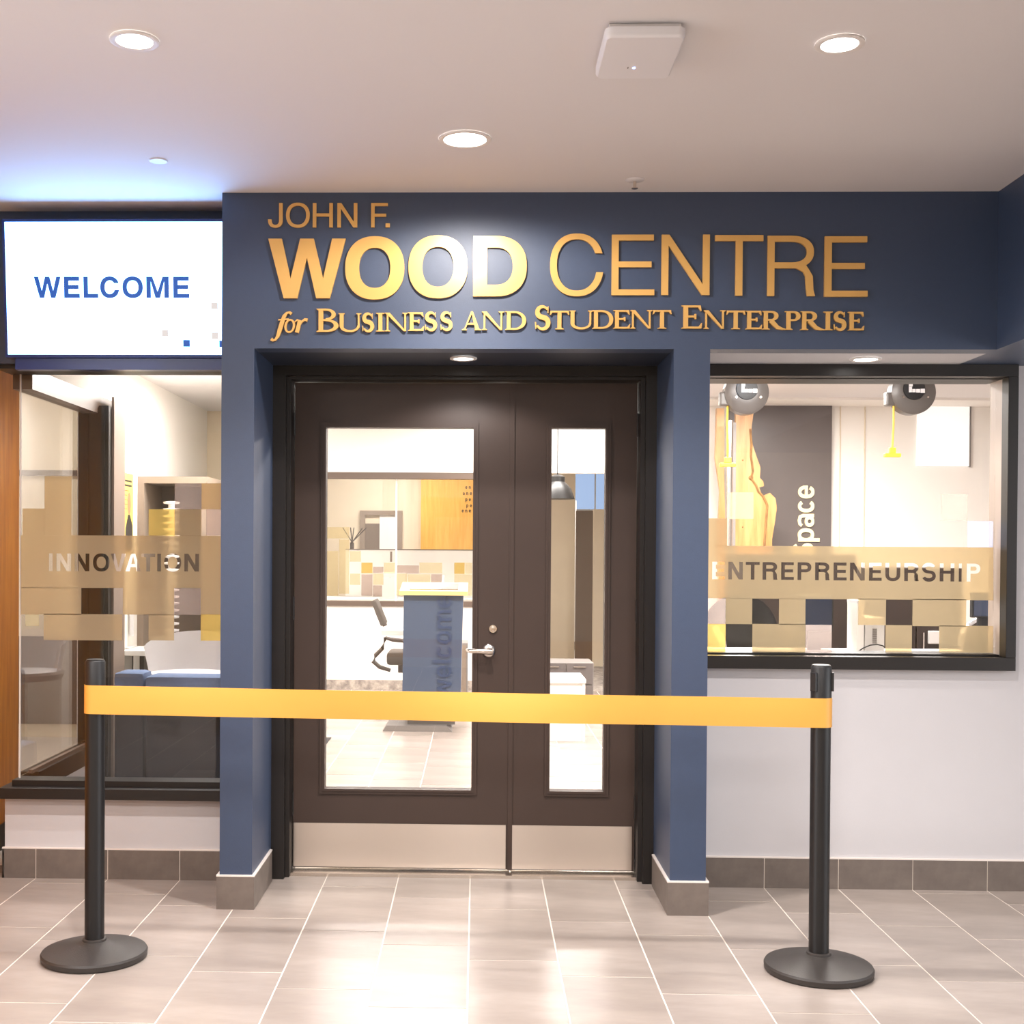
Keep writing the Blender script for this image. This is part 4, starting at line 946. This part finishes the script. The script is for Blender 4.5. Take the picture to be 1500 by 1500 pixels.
qx = px(816, 7.2); qz0, qz1 = pz(731, 7.2, 816), pz(706, 7.2, 816)
part('shade', lathe(new(), [(.165, qz0), (.16, qz0 + .02), (.13, qz0 + .10), (.09, qz1 - .02), (.07, qz1), (.07, qz1 + .05), (.03, qz1 + .07)], qx, 7.2, 40), M['blackplastic'], pl, True)
part('cord', lathe(new(), [(.006, qz1 + .07), (.006, CEIL)], qx, 7.2, 8), M['black'], pl)
dc = thing('drawer_cabinet', 'low grey drawer cabinet seen through the narrow door pane', 'cabinet', (px(840, 6.2), 6.4, 0))
ca, cb = px(790, 6.2), px(871, 6.2); ch_ = pz(971, 6.2, 840)
part('body', box(new(), ca, cb, 6.2, 6.65, .0, ch_, .004), M['greycab'], dc)
for i in range(2):
    for j, (fa, fb) in enumerate(((ca + .01, (ca + cb) / 2 - .005), ((ca + cb) / 2 + .005, cb - .01))):
        dd = part('drawer', B(fa, fb, 6.185, 6.2, .04 + i * ch_ * .47, .03 + (i + 1) * ch_ * .46), M['charcoal'], dc)
        part('handle', B(fa + .06, fb - .06, 6.175, 6.185, .02 + (i + 1) * ch_ * .43, .03 + (i + 1) * ch_ * .43), M['nickel'], dd)
tb = thing('low_table', 'low white cube table behind the narrow door pane', 'table', (px(825, 4.4), 4.6, 0))
tz = pz(995, 4.4, 830)
part('table_top', box(new(), px(780, 4.4), px(860, 4.4), 4.4, 4.9, tz - .03, tz, .004), M['inwhite'], tb)
part('side', B(px(781, 4.4), px(781, 4.4) + .02, 4.41, 4.89, 0, tz - .03), M['inwhite'], tb); part('side', B(px(859, 4.4) - .02, px(859, 4.4), 4.41, 4.89, 0, tz - .03), M['inwhite'], tb)
part('front', B(px(781, 4.4) + .02, px(859, 4.4) - .02, 4.42, 4.44, 0, tz - .03), M['inwhite'], tb)
# podium
py0 = 4.85
pd = thing('lectern', 'blue lectern with maple top and raised welcome lettering', 'lectern', (px(632, py0), py0 + .2, 0))
a, b = px(592, py0), px(679, py0); zt_ = pz(872, py0, 636); zb_ = pz(1050, py0, 636)
bm = new(); prism(bm, [[(a, zt_), (a - .01, zb_), (b - .02, zb_), (b, zt_)]], XZ, (py0, py0 + .34)); part('body', bm, M['podium'], pd)
part('base_plate', prism(new(), [[(px(562, py0), 0), (px(664, py0), 0), (px(656, py0), .045), (px(568, py0), .045)]], XZ, (py0 - .02, py0 + .40)), M['greycab'], pd)
part('column', B(a + .03, b - .06, py0 + .06, py0 + .3, .045, zb_), M['greycab'], pd)
za_ = pz(868, py0, 636); zc_ = pz(857, py0, 636)
bm = new(); prism(bm, [[(py0 - .05, za_ - .018), (py0 + .42, za_ + .05), (py0 + .42, za_ + .068), (py0 - .05, za_)]], YZ, (a - .035, b + .035)); part('reading_top', bm, M['ply'], pd)
bm = new(); prism(bm, [[(py0 + .08, za_ + .020), (py0 + .36, za_ + .0605), (py0 + .36, za_ + .064), (py0 + .08, za_ + .0235)]], YZ, (a + .04, b - .04)); part('mat_inset', bm, M['charcoal'], pd)
part('top_lip', B(a - .035, b + .035, py0 - .06, py0 - .05, za_ - .02, za_ + .012), M['ply'], pd)
mcx = px(650, py0 + .2); part('microphone', tube(new(), [(mcx - .01, py0 + .15, za_ + .03), (mcx, py0 + .15, za_ + .13)], [.008, .009], 10), M['plastic'], pd, True)
# raised word reading upward
def RotF(a_, b_, d): return (a_, d, b_)
cur = pz(1022, py0, 650); hx_ = px(663, py0) - px(640, py0)
for ch, wd in (('w', .95), ('e', .62), ('l', .17), ('c', .60), ('o', .66), ('m', .98), ('e', .62)):
    hh = hx_ * 1.22; bm = new()
    for k_, sh in enumerate(sans(ch, wd, .15, .13)):
        prism(bm, [[(px(662, py0) - p[1] * hh, cur + p[0] * hh) for p in L] for L in sh], XZ, (py0 - .012 - k_ * .001, py0 + k_ * .0005))
    part('raised_letter', bm, M['podtext'], pd); cur += (wd + .12) * hh
# grey unit behind, desk, task chair
cb_ = thing('grey_pedestal', 'grey office cabinet just behind the blue lectern', 'cabinet', (px(672, 6.3), 6.5, 0))
part('body', box(new(), px(640, 6.3), px(686, 6.3), 6.3, 6.7, 0.02, pz(942, 6.3, 680), .004), M['greycab'], cb_)
part('plinth', B(px(641, 6.3), px(685, 6.3), 6.31, 6.69, 0, .02), M['black'], cb_)
part('drawer', B(px(642, 6.3), px(684, 6.3), 6.29, 6.3, .06, pz(945, 6.3, 680)), M['taupe'], cb_)
dk2 = thing('desk', 'white office desk partly hidden by the blue lectern', 'desk', (px(600, 5.4), 5.6, 0))
dz = pz(923, 5.35, 570)
part('desk_top', box(new(), px(559, 5.35), px(640, 5.35), 5.35, 5.58, dz - .045, dz, .003), M['inwhite'], dk2)
part('leg', B(px(625, 5.4), px(628, 5.4), 5.38, 5.42, 0, dz - .045), M['nickel'], dk2); part('leg', B(px(625, 5.4), px(628, 5.4), 5.54, 5.57, 0, dz - .045), M['nickel'], dk2)
YT = 5.66
tc = thing('task_chair', 'grey mesh swivel chair beside the blue lectern', 'chair', (px(592, YT), YT, 0))
def P(u, v, y=YT): q = at(u, v, YT); return (q.x, y, q.z)
part('backrest', tube(new(), [P(549, 880), P(553, 888), P(560, 905), P(564, 917)], [.022, .028, .030, .022], 12, .9) , M['mesh'], tc, True)
bm = new(); 
pts = [P(547.5, 879), P(551, 884), P(556, 898), P(563, 915)]
for k in range(3):
    p_, q2 = Vector(pts[k]), Vector(pts[k + 1]); 
    v4 = [p_ + Vector((0, -.03, 0)), q2 + Vector((0, -.03, 0)), q2 + Vector((0, .40, 0)), p_ + Vector((0, .40, 0))]
    bm.faces.new([bm.verts.new(v) for v in v4])
bmesh.ops.remove_doubles(bm, verts=bm.verts, dist=.0001); bmesh.ops.solidify(bm, geom=bm.faces[:], thickness=.03); part('back_mesh', bm, M['mesh'], tc)
part('armrest', tube(new(), [P(564, 934), P(575, 937), P(595, 939), P(612, 940)], [.014, .018, .018, .016], 10), M['charcoal'], tc, True)
part('back_support', tube(new(), [P(565, 934), P(560, 950), P(550, 960), P(547, 969), P(556, 977), P(572, 982)], [.018, .017, .018, .02, .018, .016], 12), M['mesh'], tc, True)
sx = P(592, 965)
bm = new(); box(bm, sx[0] - .15, sx[0] + .25, YT, YT + .44, P(590, 975)[2], P(590, 956)[2], .03); part('seat', bm, M['mesh'], tc, True)
part('seat_mechanism', box(new(), sx[0] - .06, sx[0] + .16, YT + .12, YT + .30, P(590, 988)[2], P(590, 975)[2], .01), M['charcoal'], tc)
part('gas_stem', lathe(new(), [(.022, .09), (.022, P(590, 985)[2])], sx[0] + .03, YT + .21, 14), M['nickel'], tc, True)
for i in range(5):
    a = R(72 * i + 200); ex, ey = sx[0] + .03 + .28 * math.cos(a), YT + .21 + .28 * math.sin(a)
    lg = part('leg', tube(new(), [(sx[0] + .03, YT + .21, .10), (ex, ey, .065)], [.022, .014], 8), M['charcoal'], tc)
    part('caster', lathe_axis(new(), [(.026, -.02), (.026, .02)], (ex, ey, .028), (math.sin(a), math.cos(a), 0), 14), M['black'], lg, True)

# ================================================================== ROOM BEHIND THE RIGHT WINDOW
YK = 6.9
xk0 = px(1036, YK)
struct('wall_studio_back', B(xk0 - .35, 5.9, YK, YK + .1, 0, CEIL), M['inwhite'], 'bright white back wall behind the right window', 'wall')
struct('wall_studio_bulkhead', B(xk0 - .35, 5.9, YK - .5, YK, pz(586, YK - .5, 1250), CEIL), M['inwhite'], 'white bulkhead at the top of the studio wall', 'wall')
struct('wall_studio_panel', B(px(1107, YK - .06) - .25, px(1217, YK - .06), YK - .06, YK, 0, pz(588, YK - .06, 1150)), M['charcoal'], 'charcoal wall panel carrying the word Space', 'wall')
for u in (1229, 1265): struct('trim_panel', B(px(u, YK) - .004, px(u, YK) + .004, YK - .01, YK, 0, pz(588, YK, 1250)), M['beige'], 'vertical seam strip on the white studio wall', 'trim')
w5 = thing('window_5', 'square white blind window on the studio back wall', 'window', (px(1380, YK), YK, 1.8)); w5['kind'] = 'structure'
part('blind', B(px(1341, YK), px(1417, YK), YK - .02, YK - .002, pz(683, YK, 1380), pz(592, YK, 1380)), M['blind'], w5)
part('frame', B(px(1417, YK), px(1419, YK), YK - .03, YK - .002, pz(684, YK, 1380), pz(591, YK, 1380)), M['greycab'], w5)
sw = thing('wall_word', 'vertical cream word Space on the charcoal panel', 'lettering', (px(1180, YK - .07), YK - .07, 1.2))
ys = YK - .075; base_x = px(1192, ys); hh = (px(1192, ys) - px(1161, ys)) * 1.0; cur = pz(817, ys, 1180)
for ch, wd in (('S', .70), ('p', .64), ('a', .62), ('c', .60), ('e', .62)):
    bm = new()
    for k_, sh in enumerate(sans(ch, wd, .175, .15)): prism(bm, [[(base_x - p[1] * hh, cur + p[0] * hh) for p in L] for L in sh], XZ, (ys - k_ * .002, ys + .013 + k_ * .0005))
    part('letter', bm, M['cream'], sw); cur += (wd + .065) * hh
# wood slabs
def slab(pts, Y, th, label, name='wood_slab'):
    t = thing(name, label, 'wood slab', (0, Y, 0)); L = [(lambda q: (q.x, q.z))(at(u, v, Y)) for u, v in pts]
    cx = sum(p[0] for p in L) / len(L); t.location = (cx, Y, min(p[1] for p in L))
    part('plank', prism(new(), [L], XZ, (Y, Y + th)), M['slab'], t)
    k = len(L) // 2
    return t, L
t, L = slab([(1078, 604), (1104, 604), (1101, 625), (1102, 650), (1108, 668), (1114, 685), (1113, 700), (1118, 705), (1119, 712), (1112, 714), (1117, 727), (1128, 722), (1136, 730), (1138, 745), (1135, 765), (1131, 790), (1130, 850), (1131, 960), (1076, 960), (1077, 800)], 6.3, .06, 'wide honey coloured live edge slab on the charcoal panel')
bm = new()
for pts in ([(1099, 628), (1101, 650), (1100, 668), (1103, 690), (1100, 700), (1108, 712), (1111, 720), (1118, 727)], [(1118, 727), (1124, 740), (1122, 765), (1120, 795), (1119, 860)]):
    tube(bm, [at(u, v, 6.295) for u, v in pts], .010, 6)
part('bark_seam', bm, M['bark'], t)
bm = new(); 
for u, v, r in ((1100, 700, .022), (1088, 674, .007), (1088, 772, .006)): lathe_axis(bm, [(r, 0), (r * .6, .006)], at(u, v, 6.299), (0, -1, 0), 16)
part('knot', bm, M['bark'], t)
slab([(1050, 598), (1061, 598), (1061, 700), (1063, 780), (1062, 960), (1053, 960), (1052, 780), (1055, 720), (1048, 670), (1049, 640)], 6.3, .06, 'narrow weathered live edge slab left of the steel pole')
pp = at(1068, 800, 6.1); solo('steel_pole', lathe(new(), [(.026, 0), (.026, 2.55)], pp.x, 6.1, 24), M['nickel'], 'bright steel pole between the two wood slabs', 'pole', smooth=True)
struct('trim_4', B(px(1072, 6.25), px(1077, 6.25), 6.25, 6.3, 0, 2.55), M['greycab'], 'dark edge strip beside the steel pole', 'trim')
# cord reels
def reel(u, v, Y, label, cord):
    c_ = at(u, v, Y); r = .150
    t = thing('cord_reel', label, 'cord reel', (c_.x, Y, c_.z - r), 'ceiling cord reels')
    cs = part('casing', lathe_axis(new(), [(.06, -.005), (r * .86, 0), (r, .015), (r, .11), (r * .86, .125), (.06, .13)], (c_.x, Y + .13, c_.z), (0, -1, 0), 40), M['reel'], t, True)
    part('hub', lathe_axis(new(), [(.075, 0), (.072, .012), (.05, .014)], (c_.x - .005, Y, c_.z + .02), (0, -1, 0), 28), M['blackplastic'], t, True)
    part('bracket', box(new(), c_.x - .10, c_.x + .13, Y + .03, Y + .10, c_.z + .09, CEIL, .004), M['reel'], t)
    bm = new()
    for (a, b, c2, d) in ((-.045, .03, -.02, .07), (-.045, -.01, -.025, .028), (-.022, -.01, .0, .012), (.004, -.012, .03, .012), (.034, -.014, .062, .014), (-.01, .05, .05, .06)): box(bm, c_.x + a, c_.x + c2, Y - .018, Y - .014, c_.z + b + .005, c_.z + d + .005)
    part('label_plate', bm, M['plastic'], t)
    for dx in (-.075, .09): part('screw', lathe_axis(new(), [(.010, 0), (.007, .006)], (c_.x + dx, Y + .004, c_.z - .035), (0, -1, 0), 12), M['nickel'], t)
    part('outlet', box(new(), c_.x - r - .03, c_.x - r + .055, Y + .03, Y + .10, c_.z - .09, c_.z + .005, .012), M['reel'], t)
    pts = [at(a, b, Y + .06) for a, b in cord]
    part('cord', tube(new(), pts, .007 if len(cord) == 4 else .009, 8), M['yelloworange'], t, True)
    e = pts[-1]; part('plug_handle', box(new(), e.x - .055, e.x + .055, Y + .04, Y + .08, e.z - .045, e.z - .020, .005), M['yellow'], t)
    part('plug_neck', box(new(), e.x - .022, e.x + .022, Y + .045, Y + .075, e.z - .020, e.z + .02, .005), M['yellow'], t)
reel(1095, 574, 3.75, 'dark cord reel with yellow lead in front of the wood slabs', [(1066, 592), (1065, 620), (1066, 650), (1066, 674)])
reel(1340, 574, 3.75, 'dark cord reel with yellow lead in front of the white blind', [(1309, 594), (1309, 620), (1308, 640), (1307, 660)])
# desks, cabinets and equipment behind the film
def cabinet(u0, u1, v, Y, d, m, label, doors=2):
    a, b = px(u0, Y), px(u1, Y); z = pz(v, Y, (u0 + u1) / 2); t = thing('cabinet', label, 'cabinet', ((a + b) / 2, Y + d / 2, 0))
    part('body', box(new(), a, b, Y, Y + d, .0, z, .004), M[m], t); w_ = (b - a) / doors
    for i in range(doors):
        dd = part('door', box(new(), a + i * w_ + .004, a + (i + 1) * w_ - .004, Y - .018, Y, .05, z - .03, .002), M[m], t)
        part('handle', B(a + (i + (.85 if i % 2 == 0 else .15)) * w_ - .004, a + (i + (.85 if i % 2 == 0 else .15)) * w_ + .004, Y - .03, Y - .018, z * .55, z * .7), M['nickel'], dd)
cabinet(1088, 1255, 812, 2.7, .5, 'dark', 'tall dark walnut cabinet behind the frosted letters at left', 3)
cabinet(1274, 1410, 832, 2.9, .5, 'dark', 'dark walnut cabinet behind the frosted letters at right', 2)
ds = thing('desk', 'white work counter just behind the right window', 'desk', (1.6, 1.0, 0))
dsz = pz(962, .8, 1250)
part('desk_top', box(new(), .98, 2.35, .68, 1.3, dsz - .03, dsz, .003), M['inwhite'], ds)
for x_ in (1.02, 2.28):
    for y_ in (.72, 1.24): part('leg', B(x_, x_ + .04, y_, y_ + .04, 0, dsz - .03), M['greycab'], ds)
def dmon(u0, u1, v0, v1, Y, m, label, rot=0):
    a, b = px(u0, Y), px(u1, Y); z0, z1 = pz(v1, Y, (u0 + u1) / 2), pz(v0, Y, (u0 + u1) / 2); t = thing('monitor', label, 'monitor', ((a + b) / 2, Y, dsz))
    part('panel', box(new(), a, b, Y, Y + .03, z0, z1, .004), M['blackplastic'], t)
    part('screen_face', B(a + .008, b - .008, Y - .002, Y, z0 + .008, z1 - .008), M[m], t)
    part('stand', B((a + b) / 2 - .03, (a + b) / 2 + .03, Y + .03, Y + .05, dsz + .008, z0 + .08), M['blackplastic'], t)
    part('foot', B((a + b) / 2 - .08, (a + b) / 2 + .08, Y - .02, Y + .10, dsz, dsz + .008), M['blackplastic'], t)
dmon(1172, 1222, 872, 925, 1.05, 'monblue', 'dark monitor on the counter behind the right window')
dmon(1425, 1470, 868, 905, 1.05, 'monblue', 'small blue screen at the right end of the counter')
tw = thing('computer_tower', 'pale computer case with vent slots behind the right window', 'computer', (px(1283, .95), .95, dsz))
ta, tb_ = px(1268, .95), px(1297, .95); tz1 = pz(905, .95, 1280)
part('case', box(new(), ta, tb_, .95, 1.2, dsz, tz1, .003), M['monitor'], tw)
bm = new()
for i in range(14): box(bm, ta + .035, ta + .055, .948, .95, dsz + .05 + i * .005, dsz + .0525 + i * .005)
part('vent', bm, M['charcoal'], tw)
bx_ = thing('white_box', 'small white carton beside the pale computer case', 'box', (px(1262, .95), .95, dsz))
part('carton', box(new(), px(1256, .95), px(1267, .95), .95, 1.1, dsz, pz(880, .95, 1262), .002), M['inwhite'], bx_)
part('lid', B(px(1256, .95) - .001, px(1267, .95) + .001, .949, 1.101, pz(884, .95, 1262), pz(880, .95, 1262) + .001), M['plastic'], bx_)
cpts = [at(u, v, .88) for u, v in ((1256, 955), (1265, 949), (1275, 945), (1285, 944), (1293, 946), (1298, 950))]
solo('cable', tube(new(), cpts, .003, 6), M['black'], 'thin black cable arching over the counter before the pale computer case', 'cable', smooth=True)
ob = thing('outlet_box', 'grey square outlet box on the dark walnut cabinet', 'outlet', (px(1368, 2.86), 2.86, .9))
part('cover_plate', box(new(), px(1361, 2.87), px(1378, 2.87), 2.85, 2.88, pz(943, 2.87, 1368), pz(924, 2.87, 1368), .004), M['monitor'], ob)
# office chair and curved white chair
oc = thing('office_chair', 'glossy black and white swivel chair at the left end of the counter', 'chair', (px(1080, 1.5), 1.5, 0))
cx_ = px(1084, 1.5)
part('back_shell', lathe_axis(new(), [(.05, -.02), (.16, -.01), (.19, .01), (.16, .03), (.05, .035)], (cx_, 1.5, pz(925, 1.5, 1084)), (0, -1, 0), 28), M['black'], oc, True)
part('seat', lathe(new(), [(.1, .44), (.22, .46), (.22, .50), (.1, .52)], cx_, 1.65, 28), M['black'], oc, True)
part('back_arm', tube(new(), [(cx_ - .13, 1.47, pz(918, 1.5, 1084)), (cx_ - .10, 1.45, pz(935, 1.5, 1084)), (cx_ - .08, 1.47, pz(952, 1.5, 1084))], [.018, .02, .016], 10), M['plastic'], oc, True)
part('gas_stem', lathe(new(), [(.022, .06), (.022, .45)], cx_, 1.65, 12), M['nickel'], oc)
for i in range(5):
    a = R(72 * i); part('leg', tube(new(), [(cx_, 1.65, .08), (cx_ + .26 * math.cos(a), 1.65 + .26 * math.sin(a), .02)], [.02, .014], 8), M['black'], oc)
wc2 = thing('round_chair', 'rounded white framed chair at the right end of the counter', 'chair', (px(1450, 1.5), 1.5, 0))
cx2 = px(1458, 1.5); cz2 = pz(940, 1.5, 1450)
part('back_rim', tube(new(), [(cx2 + .17 * math.cos(R(a)), 1.5, cz2 + .13 * math.sin(R(a))) for a in range(-20, 201, 20)], .012, 8), M['plastic'], wc2, True)
part('back_pad', lathe_axis(new(), [(.02, 0), (.12, .005), (.15, .02), (.12, .035), (.02, .04)], (cx2, 1.53, cz2 - .01), (0, -1, 0), 28), M['mesh'], wc2, True)
part('seat', lathe(new(), [(.1, .44), (.22, .46), (.22, .50), (.1, .52)], cx2, 1.7, 28), M['mesh'], wc2, True)
part('pedestal', lathe(new(), [(.2, .0), (.19, .02), (.02, .04), (.02, .45)], cx2, 1.7, 24), M['nickel'], wc2, True)
